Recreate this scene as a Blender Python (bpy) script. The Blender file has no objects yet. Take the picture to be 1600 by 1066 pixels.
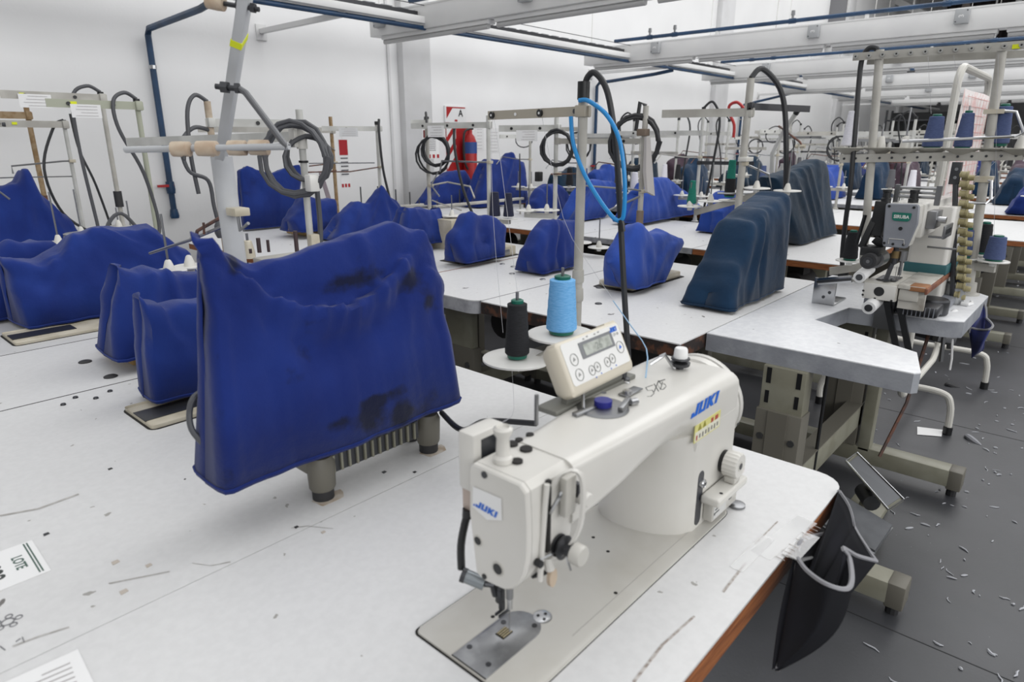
import bpy, bmesh, math, random
from mathutils import Vector as V, Matrix, noise

SC = bpy.context.scene
COL = SC.collection
PI = math.pi
R = random.Random(7)
T = 0.75                      # height of every table top

# ------------------------------------------------------------------ camera
EYE = V((0, 0, 1.35))
YAW, PIT, FPX = math.radians(41.7), math.radians(16.95), 1025.0
FW = V((math.cos(YAW) * math.cos(PIT), math.sin(YAW) * math.cos(PIT), -math.sin(PIT)))
RT = V((math.sin(YAW), -math.cos(YAW), 0))
UP = RT.cross(FW)


def ray(x, y):
    return FW + RT * ((x - 800) / FPX) - UP * ((y - 533) / FPX)


def pz(x, y, z=T):            # survey: sight line met by a horizontal plane
    d = ray(x, y)
    return EYE + d * ((z - EYE.z) / d.z)


def py(x, y, Y):              # ... by a plane parallel to the long wall
    d = ray(x, y)
    return EYE + d * (Y / d.y)


def px(x, y, X):              # ... by a plane across the hall
    d = ray(x, y)
    return EYE + d * (X / d.x)


cam = bpy.data.cameras.new('camera')
cam.sensor_fit = 'HORIZONTAL'
cam.sensor_width = 36
cam.lens = FPX * 36 / 1600
cam.clip_start = 0.02
cam.clip_end = 200
cam.dof.use_dof = True
cam.dof.focus_distance = 2.0
cam.dof.aperture_fstop = 5.6
camo = bpy.data.objects.new('camera', cam)
COL.objects.link(camo)
M4 = Matrix((RT, UP, -FW)).transposed().to_4x4()
M4.translation = EYE
camo.matrix_world = M4
SC.camera = camo

# ------------------------------------------------------------------ materials


def lin(c):
    if isinstance(c, str):
        c = [int(c[i:i + 2], 16) / 255 for i in (0, 2, 4)]
    return tuple(((v + .055) / 1.055) ** 2.4 if v > .04045 else v / 12.92 for v in c[:3]) + (1,)


MATS = {}


def mat(name, col, rough=.5, metal=0., col2=None, scale=6., lo=.4, hi=.6, bump=0., bscale=200., detail=4., spec=.5,
        specks=None, trans=0., sheen=0., stretch=None, alpha=1.):
    """Principled surface, its colour broken by one noise (and hard little specks), with a fine bump."""
    if name in MATS:
        return MATS[name]
    m = bpy.data.materials.new(name)
    m.use_nodes = True
    nt = m.node_tree
    N, L = nt.nodes, nt.links
    b = N['Principled BSDF']
    b.inputs['Roughness'].default_value = rough
    b.inputs['Metallic'].default_value = metal
    b.inputs['Specular IOR Level'].default_value = spec
    if trans:
        b.inputs['Transmission Weight'].default_value = trans
    if alpha < 1:
        b.inputs['Alpha'].default_value = alpha
    if sheen:
        b.inputs['Sheen Weight'].default_value = sheen
        b.inputs['Sheen Roughness'].default_value = .5
    tc = N.new('ShaderNodeTexCoord')
    src = tc.outputs['Object']
    if stretch:
        mp = N.new('ShaderNodeMapping')
        mp.inputs['Scale'].default_value = stretch
        L.new(src, mp.inputs['Vector'])
        src = mp.outputs['Vector']
    out = None
    if col2 is not None:
        n = N.new('ShaderNodeTexNoise')
        n.inputs['Scale'].default_value = scale
        n.inputs['Detail'].default_value = detail
        L.new(src, n.inputs['Vector'])
        r = N.new('ShaderNodeMapRange')
        r.inputs['From Min'].default_value = lo
        r.inputs['From Max'].default_value = hi
        L.new(n.outputs['Fac'], r.inputs['Value'])
        mx = N.new('ShaderNodeMix')
        mx.data_type = 'RGBA'
        mx.inputs[6].default_value = lin(col)
        mx.inputs[7].default_value = lin(col2)
        L.new(r.outputs['Result'], mx.inputs[0])
        out = mx.outputs[2]
    if specks:
        for (sc, cut, sc_col) in specks:
            v = N.new('ShaderNodeTexVoronoi')
            v.inputs['Scale'].default_value = sc
            nz = N.new('ShaderNodeTexNoise')
            nz.inputs['Scale'].default_value = sc * 3
            nz.inputs['Detail'].default_value = 2
            L.new(src, nz.inputs['Vector'])
            ad = N.new('ShaderNodeMix')
            ad.data_type = 'RGBA'
            ad.blend_type = 'ADD'
            ad.inputs[0].default_value = .5 / sc
            L.new(src, ad.inputs[6])
            L.new(nz.outputs['Color'], ad.inputs[7])
            L.new(ad.outputs[2], v.inputs['Vector'])
            # only some of the cells carry a speck
            sp = N.new('ShaderNodeSeparateColor')
            L.new(v.outputs['Color'], sp.inputs['Color'])
            g = N.new('ShaderNodeMath')
            g.operation = 'MULTIPLY'
            g.inputs[1].default_value = cut
            L.new(sp.outputs[0], g.inputs[0])
            lt = N.new('ShaderNodeMath')
            lt.operation = 'LESS_THAN'
            L.new(v.outputs['Distance'], lt.inputs[0])
            pw = N.new('ShaderNodeMath')
            pw.operation = 'POWER'
            pw.inputs[1].default_value = 3
            L.new(g.outputs[0], pw.inputs[0])
            L.new(pw.outputs[0], lt.inputs[1])
            mx = N.new('ShaderNodeMix')
            mx.data_type = 'RGBA'
            if out is None:
                mx.inputs[6].default_value = lin(col)
            else:
                L.new(out, mx.inputs[6])
            mx.inputs[7].default_value = lin(sc_col)
            L.new(lt.outputs[0], mx.inputs[0])
            out = mx.outputs[2]
    if out is None:
        b.inputs['Base Color'].default_value = lin(col)
    else:
        L.new(out, b.inputs['Base Color'])
    if bump:
        n = N.new('ShaderNodeTexNoise')
        n.inputs['Scale'].default_value = bscale
        n.inputs['Detail'].default_value = 3
        L.new(src, n.inputs['Vector'])
        bp = N.new('ShaderNodeBump')
        bp.inputs['Strength'].default_value = bump
        bp.inputs['Distance'].default_value = .01
        L.new(n.outputs['Fac'], bp.inputs['Height'])
        L.new(bp.outputs['Normal'], b.inputs['Normal'])
    MATS[name] = m
    return m


LAM = mat('laminate', 'd2d2d2', .42, col2='cdcdcd', scale=90, lo=.35, hi=.65, specks=[(9, .5, '6d6a68'), (23, .5, '9a9894')])
LAM2 = mat('laminate_old', 'cbcbcb', .42, col2='bebebe', scale=9, lo=.3, hi=.75, specks=[(7, .5, '6d6660'), (19, .5, '8b8782')])
EDGEG = mat('edge_grey', '8f9096', .5, col2='a6a7ac', scale=25)
EDGEW = mat('plywood_edge', 'a4663a', .5, col2='6b3a1c', scale=14, lo=.35, hi=.7, stretch=(1, 1, 22))
EDGEB = mat('worn_edge', '2c2422', .6, col2='5a3a2a', scale=30, lo=.5, hi=.62)
LEGM = mat('leg_paint', '8c8b7d', .45, col2='7d7b6c', scale=7)
LEGD = mat('leg_paint_taupe', '69665d', .5)
BLACK = mat('black_plastic', '17181a', .4)
DARK = mat('dark_rubber', '2a2a2c', .6)
GAP = mat('gap_gasket', '1f1d1c', .8)
CABLE = mat('cable_black', '222326', .45)
CABLEG = mat('cable_grey', '4b4c50', .5)
AIR = mat('blue_air_hose', '1f86c8', .35)
WALLM = mat('white_wall', 'ebebeb', .75, col2='e4e4e4', scale=1.1, lo=.35, hi=.7, bump=.06, bscale=40)
PILM = mat('pilaster_paint', 'd8d8d9', .75, col2='cecece', scale=2.)
FLOORM = mat('floor_black', '333437', .42, col2='434448', scale=2.2, lo=.35, hi=.7, bump=.04, bscale=90, specks=[(14, .35, '7d7f83'), (31, .4, '6a6c70')])
BEAMM = mat('channel_white', 'dededd', .5, col2='d7d7d7', scale=2)
TUBEM = mat('lamp_tube_glass', 'b4b4b4', .2)
BOXM = mat('socket_grey', 'a7a9ab', .5)
BPIPE = mat('blue_pipe', '15324f', .45, col2='1b3f62', scale=5)
CHROME = mat('chrome', 'b9babc', .22, 1.)
STEEL = mat('steel', '8f9092', .35, 1.)
DSTEEL = mat('dark_steel', '4c4d50', .4, .8)
POLE = mat('stand_paint', 'b4b2ab', .45, col2='a3a099', scale=9)
POLEW = mat('stand_paint_white', 'c6c6c2', .45, col2='b4b4b0', scale=8)
WOODY = mat('masking_tape', 'a08a6c', .7, col2='8a6f4c', scale=30)
PAN = mat('pan_white', 'd9d8d4', .28)
PANG = mat('pan_grey', 'a5a5a2', .4)
RUST = mat('rusty_rod', '6d4636', .6, col2='4a3a36', scale=40)
CREAM = mat('machine_white', 'd3d1cb', .3, col2='cbc9c2', scale=5)
CREAM2 = mat('machine_cream', 'c6bfae', .35, col2='b3ab98', scale=12)
WOODB = mat('base_wood', 'b99a66', .6, col2='9a7d4d', scale=20)
GRN = mat('green_bobbin', '0d5f4e', .4)
PAPER = mat('paper_white', 'e3e3e3', .7)
YEL = mat('yellow_sticker', 'd8e020', .6)
REDM = mat('red_paint', 'a81d1f', .4)


def cloth(name, a, b, dirt=None, dscale=5, dlo=.56, dhi=.68, spots=()):
    """Woven cover cloth: colour worn in patches, dark machine-oil stains, fine weave bump."""
    m = mat(name, a, .85, col2=b, scale=7, lo=.38, hi=.72, sheen=.12, spec=.2)
    nt = m.node_tree
    N, L = nt.nodes, nt.links
    bs = N['Principled BSDF']
    tc = N.new('ShaderNodeTexCoord')
    if dirt:
        base = bs.inputs['Base Color'].links[0].from_socket
        n = N.new('ShaderNodeTexNoise')
        n.inputs['Scale'].default_value = dscale
        n.inputs['Detail'].default_value = 7
        n.inputs['Roughness'].default_value = .62
        L.new(tc.outputs['Object'], n.inputs['Vector'])
        r = N.new('ShaderNodeMapRange')
        r.inputs['From Min'].default_value = dlo
        r.inputs['From Max'].default_value = dhi
        r.inputs['To Max'].default_value = .8
        val = n.outputs['Fac']
        for (c, sz) in spots:           # oil stains, each a patch of its own on the cloth
            mp = N.new('ShaderNodeMapping')
            mp.vector_type = 'TEXTURE'
            mp.inputs['Location'].default_value = c
            mp.inputs['Scale'].default_value = sz
            L.new(tc.outputs['Object'], mp.inputs['Vector'])
            ln = N.new('ShaderNodeVectorMath')
            ln.operation = 'LENGTH'
            L.new(mp.outputs['Vector'], ln.inputs[0])
            mr = N.new('ShaderNodeMapRange')
            mr.inputs['From Min'].default_value = 1.2
            mr.inputs['From Max'].default_value = .1
            mr.inputs['To Max'].default_value = .26
            L.new(ln.outputs['Value'], mr.inputs['Value'])
            ad_ = N.new('ShaderNodeMath')
            L.new(val, ad_.inputs[0])
            L.new(mr.outputs['Result'], ad_.inputs[1])
            val = ad_.outputs[0]
        L.new(val, r.inputs['Value'])
        mx = N.new('ShaderNodeMix')
        mx.data_type = 'RGBA'
        mx.inputs[7].default_value = lin(dirt)
        L.new(base, mx.inputs[6])
        L.new(r.outputs['Result'], mx.inputs[0])
        L.new(mx.outputs[2], bs.inputs['Base Color'])
    w = N.new('ShaderNodeTexNoise')
    w.inputs['Scale'].default_value = 26
    w.inputs['Detail'].default_value = 5
    L.new(tc.outputs['Object'], w.inputs['Vector'])
    w2 = N.new('ShaderNodeTexNoise')
    w2.inputs['Scale'].default_value = 600
    L.new(tc.outputs['Object'], w2.inputs['Vector'])
    ad = N.new('ShaderNodeMath')
    ad.operation = 'MULTIPLY_ADD'
    ad.inputs[1].default_value = .12
    L.new(w2.outputs['Fac'], ad.inputs[0])
    L.new(w.outputs['Fac'], ad.inputs[2])
    bp = N.new('ShaderNodeBump')
    bp.inputs['Strength'].default_value = .25
    bp.inputs['Distance'].default_value = .012
    L.new(ad.outputs[0], bp.inputs['Height'])
    L.new(bp.outputs['Normal'], bs.inputs['Normal'])
    return m


BLUE = cloth('cover_royal_blue', '14296c', '1b347c', '10142c', 5, .60, .74)
SO = V((.612, .96, .845))       # foot of the biggest cover
SPOTS = []
for (x_, y_, rx, rz) in ((555, 438, .075, .02), (650, 440, .04, .03), (672, 470, .025, .035), (560, 640, .05, .035), (590, 615, .055, .015), (515, 655, .03, .018), (385, 405, .02, .025), (575, 690, .06, .02), (620, 640, .03, .03)):
    p_ = py(x_, y_, .912) - SO
    SPOTS.append(((p_.x, p_.y, p_.z), (rx, .2, rz)))
BLUEB = cloth('cover_royal_blue_stained', '0f2262', '162c72', '0b0d15', 9, .60, .74, spots=SPOTS)
BLUEL = cloth('cover_bright_blue', '22408f', '2c4a9c')
TEAL = cloth('cover_petrol_blue', '0c263e', '11304c')
TEALD = cloth('cover_dark_petrol', '0b2234', '112e44')
MAROON = cloth('cover_aubergine', '43353f', '54444f')

# ------------------------------------------------------------------ mesh building
ORG = {}


class MB:
    def __init__(s):
        s.bm = bmesh.new()

    def box(s, x0, x1, y0, y1, z0, z1, bev=0, M=None, seg=2):
        g = bmesh.ops.create_cube(s.bm, size=1)['verts']
        bmesh.ops.scale(s.bm, vec=(x1 - x0, y1 - y0, z1 - z0), verts=g)
        bmesh.ops.translate(s.bm, vec=((x0 + x1) / 2, (y0 + y1) / 2, (z0 + z1) / 2), verts=g)
        if M is not None:
            bmesh.ops.transform(s.bm, matrix=M, verts=g)
        if bev:
            es = list({e for v in g for e in v.link_edges})
            bmesh.ops.bevel(s.bm, geom=es, offset=bev, segments=seg, affect='EDGES', profile=.5)
        return s

    def bar(s, p0, p1, w, h, up=(0, 0, 1), bev=0):
        """Rectangular bar between two points: w sideways, h along up."""
        p0, p1 = V(p0), V(p1)
        d = p1 - p0
        x = d.normalized()
        u = V(up)
        y = u.cross(x).normalized()
        z = x.cross(y)
        M = Matrix((x, y, z)).transposed().to_4x4()
        M.translation = (p0 + p1) / 2
        l = d.length / 2
        return s.box(-l, l, -w / 2, w / 2, -h / 2, h / 2, bev, M)

    def ring(s, pts):
        return [s.bm.verts.new(p) for p in pts]

    def skin(s, a, b, closed=True):
        n = len(a)
        for i in range(n if closed else n - 1):
            j = (i + 1) % n
            try:
                s.bm.faces.new((a[i], a[j], b[j], b[i]))
            except ValueError:
                pass

    def loft(s, rings, cap=(True, True), closed=True):
        rs = [s.ring(r) for r in rings]
        for a, b in zip(rs, rs[1:]):
            s.skin(a, b, closed)
        if cap[0]:
            s.bm.faces.new(rs[0][::-1])
        if cap[1]:
            s.bm.faces.new(rs[-1])
        return s

    def cyl(s, p0, p1, r0, r1=None, n=14, cap=(True, True)):
        r1 = r0 if r1 is None else r1
        p0, p1 = V(p0), V(p1)
        q = (p1 - p0).to_track_quat('Z', 'Y')
        rr = []
        for p, r in ((p0, r0), (p1, r1)):
            rr.append([p + q @ V((r * math.cos(2 * PI * i / n), r * math.sin(2 * PI * i / n), 0)) for i in range(n)])
        return s.loft(rr, cap)

    def lathe(s, base, prof, axis=(0, 0, 1), n=24, cap=(True, True)):
        q = V(axis).to_track_quat('Z', 'Y')
        b = V(base)
        rr = [[b + q @ V((r * math.cos(2 * PI * i / n), r * math.sin(2 * PI * i / n), z)) for i in range(n)] for r, z in prof]
        return s.loft(rr, cap)

    def tube(s, pts, r, n=8, closed=False, smooth=0):
        pts = [V(p) for p in pts]
        if smooth:
            pts = spline(pts, smooth, closed)
        rr = []
        up = None
        m = len(pts)
        for i, p in enumerate(pts):
            a = pts[i - 1] if (i or closed) else p
            b = pts[(i + 1) % m] if (i < m - 1 or closed) else p
            d = (b - a).normalized()
            if up is None:
                up = d.orthogonal().normalized()
            up = (up - d * up.dot(d)).normalized()
            w = d.cross(up)
            k = r(i / (m - 1)) if callable(r) else r
            rr.append([p + (up * math.cos(2 * PI * j / n) + w * math.sin(2 * PI * j / n)) * k for j in range(n)])
        if closed:
            rs = [s.ring(q) for q in rr]
            for i in range(m):
                s.skin(rs[i], rs[(i + 1) % m])
            return s
        return s.loft(rr)

    def prism(s, poly, z0, z1, bev=0):
        """Polygon in x, y pulled up from z0 to z1; bev rounds the top rim."""
        a = s.ring([(x, y, z0) for x, y in poly])
        b = s.ring([(x, y, z1) for x, y in poly])
        s.skin(a, b)
        s.bm.faces.new(a[::-1])
        f = s.bm.faces.new(b)
        if bev:
            bmesh.ops.bevel(s.bm, geom=list(f.edges), offset=bev, segments=2, affect='EDGES', profile=.5)
        return s

    def poly(s, pts, M, d=.0006):
        """Flat outline (x, y) in the frame M, d thick."""
        a = s.ring([M @ V((x, y, 0)) for x, y in pts])
        b = s.ring([M @ V((x, y, d)) for x, y in pts])
        s.skin(a, b)
        s.bm.faces.new(a[::-1])
        s.bm.faces.new(b)
        return s

    def build(s, name, m, parent=None, label=None, ang=35):
        bm = s.bm
        bmesh.ops.recalc_face_normals(bm, faces=bm.faces[:])
        if parent is None:
            xs = [v.co for v in bm.verts]
            lo = [min(c[i] for c in xs) for i in range(3)]
            hi = [max(c[i] for c in xs) for i in range(3)]
            o0 = V(((lo[0] + hi[0]) / 2, (lo[1] + hi[1]) / 2, lo[2]))
        else:
            o0 = ORG[parent.name]
        bmesh.ops.translate(bm, vec=-o0, verts=bm.verts[:])
        me = bpy.data.meshes.new(name)
        bm.to_mesh(me)
        bm.free()
        for p in me.polygons:
            p.use_smooth = True
        me.set_sharp_from_angle(angle=math.radians(ang))
        me.materials.append(m)
        o = bpy.data.objects.new(name, me)
        COL.objects.link(o)
        if parent is None:
            o.location = o0
        else:
            o.parent = parent
        ORG[o.name] = o0
        if label:
            o['label'] = label
        return o


def spline(pts, k=6, closed=False):
    out = []
    n = len(pts)
    for i in range(n if closed else n - 1):
        p0 = pts[i - 1] if (i or closed) else pts[0]
        p1, p2 = pts[i], pts[(i + 1) % n]
        p3 = pts[(i + 2) % n] if (i + 2 < n or closed) else pts[-1]
        for j in range(k):
            t = j / k
            out.append(.5 * ((2 * p1) + (p2 - p0) * t + (2 * p0 - 5 * p1 + 4 * p2 - p3) * t * t + (3 * p1 - p0 - 3 * p2 + p3) * t ** 3))
    if not closed:
        out.append(pts[-1])
    return out


def tag(o, label, cat, group=None):
    o['label'] = label
    o['category'] = cat
    if group:
        o['group'] = group
    return o


def thing(name, label, cat, loc, group=None):
    o = bpy.data.objects.new(name, None)
    o.empty_display_size = .05
    COL.objects.link(o)
    o.location = loc
    ORG[o.name] = V(loc)
    return tag(o, label, cat, group)


def struct(o):
    o['kind'] = 'structure'
    return o


def copy_tree(o, parent=None):
    c = o.copy()
    COL.objects.link(c)
    c.parent = parent
    for ch in list(o.children):
        copy_tree(ch, c)
    return c


def rrect(x0, x1, y0, y1, r, n=5):
    if not isinstance(r, (list, tuple)):
        r = [r] * 4
    out = []
    for (cx, cy, sx, sy, a0, q) in ((x1, y1, -1, -1, 0, r[0]), (x0, y1, 1, -1, 90, r[1]), (x0, y0, 1, 1, 180, r[2]), (x1, y0, -1, 1, 270, r[3])):
        if q <= 0:
            out.append((cx, cy))
            continue
        for i in range(n + 1):
            a = math.radians(a0 + 90 * i / n)
            out.append((cx + sx * q + q * math.cos(a), cy + sy * q + q * math.sin(a)))
    return out


def frame(o, xdir, ydir):
    """Frame with its x along xdir, y near ydir, z out of the face."""
    x = V(xdir).normalized()
    z = x.cross(V(ydir)).normalized()
    y = z.cross(x)
    M = Matrix((x, y, z)).transposed().to_4x4()
    M.translation = V(o)
    return M


def text(s, size, M, m, parent, name='lettering', ext=.0003, sx=1., shear=0., bold=0., align='CENTER', rot=0):
    cu = bpy.data.curves.new('t', 'FONT')
    cu.body = s
    cu.size = size
    cu.align_x = align
    cu.align_y = 'CENTER'
    cu.extrude = ext
    cu.offset = bold
    cu.shear = shear
    cu.resolution_u = 3
    to = bpy.data.objects.new('t', cu)
    COL.objects.link(to)
    bpy.context.view_layer.update()
    me = bpy.data.meshes.new_from_object(to)
    bpy.data.objects.remove(to)
    bpy.data.curves.remove(cu)
    me.transform(Matrix.Rotation(rot, 4, 'Z') @ Matrix.Diagonal((sx, 1, 1, 1)))
    me.transform(M)
    o0 = ORG[parent.name]
    me.transform(Matrix.Translation(-o0))
    me.materials.clear()
    me.materials.append(m)
    me.name = name
    o = bpy.data.objects.new(name, me)
    COL.objects.link(o)
    o.parent = parent
    ORG[o.name] = o0
    return o
BIND = mat('binding_grey', '8c8c90', .8)
INK = mat('ink_dark', '3a3f3d', .7)
# ------------------------------------------------------------------ the hall
WY = 5.5                      # the long white wall
struct(MB().box(-4, 30, -6, WY, -.1, 0).build('floor', FLOORM))
struct(MB().box(-4, 30, WY, WY + .2, 0, 7).build('wall_left', WALLM))
XF = 29.
struct(MB().box(XF, XF + .2, -6, WY, 0, 3.1).build('wall_far', mat('far_wall_grey', '8a8a8b', .8, col2='707072', scale=1.5)))
q = MB()                      # dark sheeting above the far wall
for i in range(46):
    y = -6 + i * .25
    q.box(XF - .02, XF + .06, y, y + .14, 3.1, 7.2)
q.box(XF + .07, XF + .2, -6, WY, 3.1, 7.2)
struct(q.build('wall_far_sheeting', mat('dark_sheeting', '2c2628', .7, col2='3a3335', scale=3)))
struct(MB().box(17, 30, -6, WY, 7.2, 7.3).build('ceiling', mat('roof_dark', '3a3638', .8)))
for n, (x0, x1) in enumerate(((4.47, 4.83), (11.35, 11.85), (18.0, 18.5), (24.2, 24.7))):
    struct(MB().box(x0, x1, WY - .09, WY, 0, 7, .006).build('trim_%d' % (n + 1), PILM))
struct(MB().box(4.34, 4.365, WY - .02, WY, 0, 7).build('trim_5', PILM))
struct(MB().box(16.9, 17.0, WY - .35, WY, 3.4, 7).build('trim_6', mat('gutter_grey', '77777a', .7)))

# white suspended channels carrying lamp tubes and sockets, one over every aisle
ZB = 2.2
BX = [(3.84, 4.98, 'first white light channel over the front aisle, nearest the camera'),
      (6.84, 4.9, 'second white light channel, its end just above the black pole cap'),
      (9.6, 4.78, 'third white light channel from the front, over the petrol covers'),
      (12.55, 4.78, 'fourth white light channel from the front, behind the third'),
      (15.4, 4.72, 'fifth white light channel from the front, far down the hall'),
      (18.4, 4.7, 'sixth white light channel, farthest down the hall')]
LOGOW = mat('socket_white', 'dcdcdc', .5)


def socket(root, x, y):
    s = MB().box(x - .125, x - .075, y - .05, y + .05, ZB + .055, ZB + .165, .006).build('socket_box', BOXM, root)
    for k in (-1, 1):
        MB().cyl((x - .127, y + k * .036, ZB + .11 - k * .04), (x - .124, y + k * .036, ZB + .11 - k * .04), .005, n=8).build('screw', DSTEEL, s)
    M = frame((x - .1255, y, ZB + .11), (0, -1, 0), (0, 0, 1))
    text('3', .05, M, LOGOW, s, rot=PI / 2, bold=.001)


for i, (x, ye, lab) in enumerate(BX):
    r = thing('light_channel', lab, 'light fitting', (x, ye, ZB), 'light channels hung over the aisles')
    MB().box(x - .075, x + .075, -5, ye, ZB, ZB + .17, .006).build('channel', BEAMM, r)
    MB().box(x - .078, x + .078, -5, ye, ZB + .165, ZB + .178).build('channel_lid', BEAMM, r)
    y = ye - .12
    k = 0
    while y > -4.8:
        L = 1.25
        b = MB().box(x - .05, x + .03, max(y - L, -5), y, ZB - .03, ZB, .004).build('lamp_batten', BEAMM, r)
        MB().cyl((x - .02, max(y - L, -5) + .02, ZB - .045), (x - .02, y - .01, ZB - .045), .019, n=12).build('lamp_tube', TUBEM, b)
        y -= L + .06
    for q_ in [((592, 40), (820, 8)), ((1024, 81), (1270, 60), (1501, 38)), ((1196, 112), (1402, 98), (1580, 85)), ((1389, 128), (1519, 122)), ((1450, 144),), ((1490, 160),)][i]:
        y = px(q_[0], q_[1], x - .1).y
        socket(r, x, y)
    for y in (ye - .05, ye - 2.2, ye - 4.4):
        MB().cyl((x, y, ZB + .17), (x, y, 5.4), .004, n=6).build('hanger_rod', PAN, r)

# cable tray parallel to the wall, carried on wall brackets
TY = 4.33
r = thing('cable_tray', 'perforated metal cable tray on a white rail, running along the white wall', 'cable tray', (1, TY, 2.2))
MB().box(-4, 24, TY - .06, TY + .02, 2.235, 2.285, .004).build('rail', BEAMM, r)
q = MB()
q.box(-4, 24, TY + .02, TY + .05, 2.27, 2.33)
q.box(-4, 24, TY + .3, TY + .32, 2.27, 2.345)
q.box(-4, 24, TY - .06, TY - .055, 2.36, 2.365)
q.build('tray_side', DSTEEL, r)
q = MB()
for i in range(150):
    x = -1.2 + i * .16
    q.box(x, x + .1, TY + .05, TY + .3, 2.34, 2.344)
q.build('tray_floor', mat('galvanised', 'b5b8bb', .35, .6, col2='8d9093', scale=20), r)
for x in (3.05, 7.75, 13.4, 18.5):
    r = thing('wall_bracket', 'thin white bracket arm holding the cable tray, ' + {3.05: 'nearest the camera', 7.75: 'by the second light channel end', 13.4: 'beyond the second wall pilaster', 18.5: 'farthest of all'}[x], 'bracket', (x, WY, 2.2))
    MB().box(x - .02, x + .02, TY, WY, 2.2, 2.235).build('arm', BEAMM, r)
    MB().box(x - .045, x + .045, WY - .012, WY, 2.15, 2.27).build('foot_plate', BEAMM, r)
# compressed-air main along the tray
t = MB().tube([(-4, TY - .03, 2.205), (22, TY - .03, 2.205)], .017, n=10).build('air_main_pipe', BPIPE)
tag(t, 'long dark blue compressed-air pipe slung under the cable tray rail', 'pipe')


def valve(root, p, d):
    p = V(p)
    v = MB().cyl(p - V(d) * .03, p + V(d) * .03, .024, n=10).build('pipe_tee', BPIPE, root)
    w = MB().cyl(p, p + V((0, 0, .05)), .012, n=8)
    w.cyl(p + V((0, 0, .05)), p + V((0, 0, .09)), .02, .017, n=8)
    w.build('tap', STEEL, root)


for i, (x, ye, lab) in enumerate(BX[:4]):
    r = thing('air_branch_pipe', ['dark blue air pipe with taps above the first light channel', 'dark blue air pipe with taps above the second light channel', 'dark blue air pipe with taps above the third light channel', 'dark blue air pipe above the fourth light channel'][i], 'pipe', (x, 4.3, 2.45), 'blue air pipes over the light channels')
    z = ZB + .235
    MB().tube([(x, TY + .2, z), (x, -5, z)], .019, n=10).build('pipe', BPIPE, r)
    for y in (TY - .25, TY - .55, 2.55, 1.3, 0.2):
        valve(r, (x, y, z), (0, 1, 0))
    for y in (3.3, 1.9, .7):
        MB().box(x - .01, x + .01, y - .015, y + .015, ZB + .17, z).build('saddle', BEAMM, r)

# droppers on the wall
for (x, zt, zb, lab) in ((2.135, 2.13, .8, 'blue air pipe dropping down the white wall with a shut-off cock at its foot'),
                         (7.85, 2.1, .8, 'blue air pipe dropping down the wall behind the black capped pole'),
                         (12.6, 2.0, .9, 'blue air pipe dropping down the wall beyond the second pilaster')):
    r = thing('air_drop_pipe', lab, 'pipe', (x, WY - .04, zb))
    MB().tube([(x, TY, 2.19), (x, TY + .25, 2.16), (x, WY - .08, zt), (x, WY - .045, zt - .04), (x, WY - .045, zb)], .022, n=10).build('pipe', BPIPE, r)
    MB().lathe((x, WY - .045, zb + .16), [(.03, 0), (.034, .03), (.03, .09)], n=12).build('coupling', BPIPE, r)
    MB().lathe((x, WY - .045, zb - .03), [(.03, 0), (.034, .02), (.026, .07)], n=12).build('end_cap', BPIPE, r)
    MB().bar((x - .1, WY - .06, zb + .22), (x + .02, WY - .06, zb + .22), .02, .018).build('cock_handle', REDM, r)
    MB().cyl((x, WY - .045, zt - .27), (x, WY - .045, zt - .245), .027, n=10).build('clip', CHROME, r)

# roof truss members and a lamp bell far up at the right
r = thing('roof_truss', 'white diagonal roof braces below the dark roof sheeting', 'roof truss', (20, 2, 4))
for a, b, w in (((1360, -20, 19), (1460, 30, 17.5), .16), ((1494, 52, 19), (1545, 76, 18.3), .16), ((1240, -30, 22), (1400, 25, 20), .22)):
    MB().bar(EYE + ray(a[0], a[1]) * a[2], EYE + ray(b[0], b[1]) * b[2], w, w).build('brace', BEAMM, r)
for x in (1427, 1556, 1590):
    p = EYE + ray(x, 12) * 17
    MB().cyl(p + V((0, 0, -.35)), p + V((0, 0, 1.5)), .02 if x != 1590 else .07, n=8).build('hanger', BEAMM, r)
p = EYE + ray(1507, 24) * 20
r = thing('lamp_bell', 'pale bell shaped high lamp below the dark roof sheeting', 'lamp', p)
MB().lathe(p + V((0, 0, -.2)), [(.42, 0), (.4, .15), (.28, .34), (.12, .42), (.08, .6)], n=24).build('shade', mat('dusty_shade', 'b9aca4', .6), r)
MB().cyl(p + V((0, 0, .4)), p + V((0, 0, 2)), .02, n=8).build('stem', STEEL, r)
p = EYE + ray(1240, 10) * 22
r = thing('roof_duct', 'dark grey steel duct box hung at the end of the white wall', 'duct', p)
MB().box(p.x - .4, p.x + .6, p.y - .3, p.y + .3, p.z - .1, p.z + .25, .01).build('box', DSTEEL, r)
MB().box(p.x - .3, p.x + .5, p.y - .31, p.y - .29, p.z - .05, p.z + .2, .01).build('grille', BLACK, r)
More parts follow.
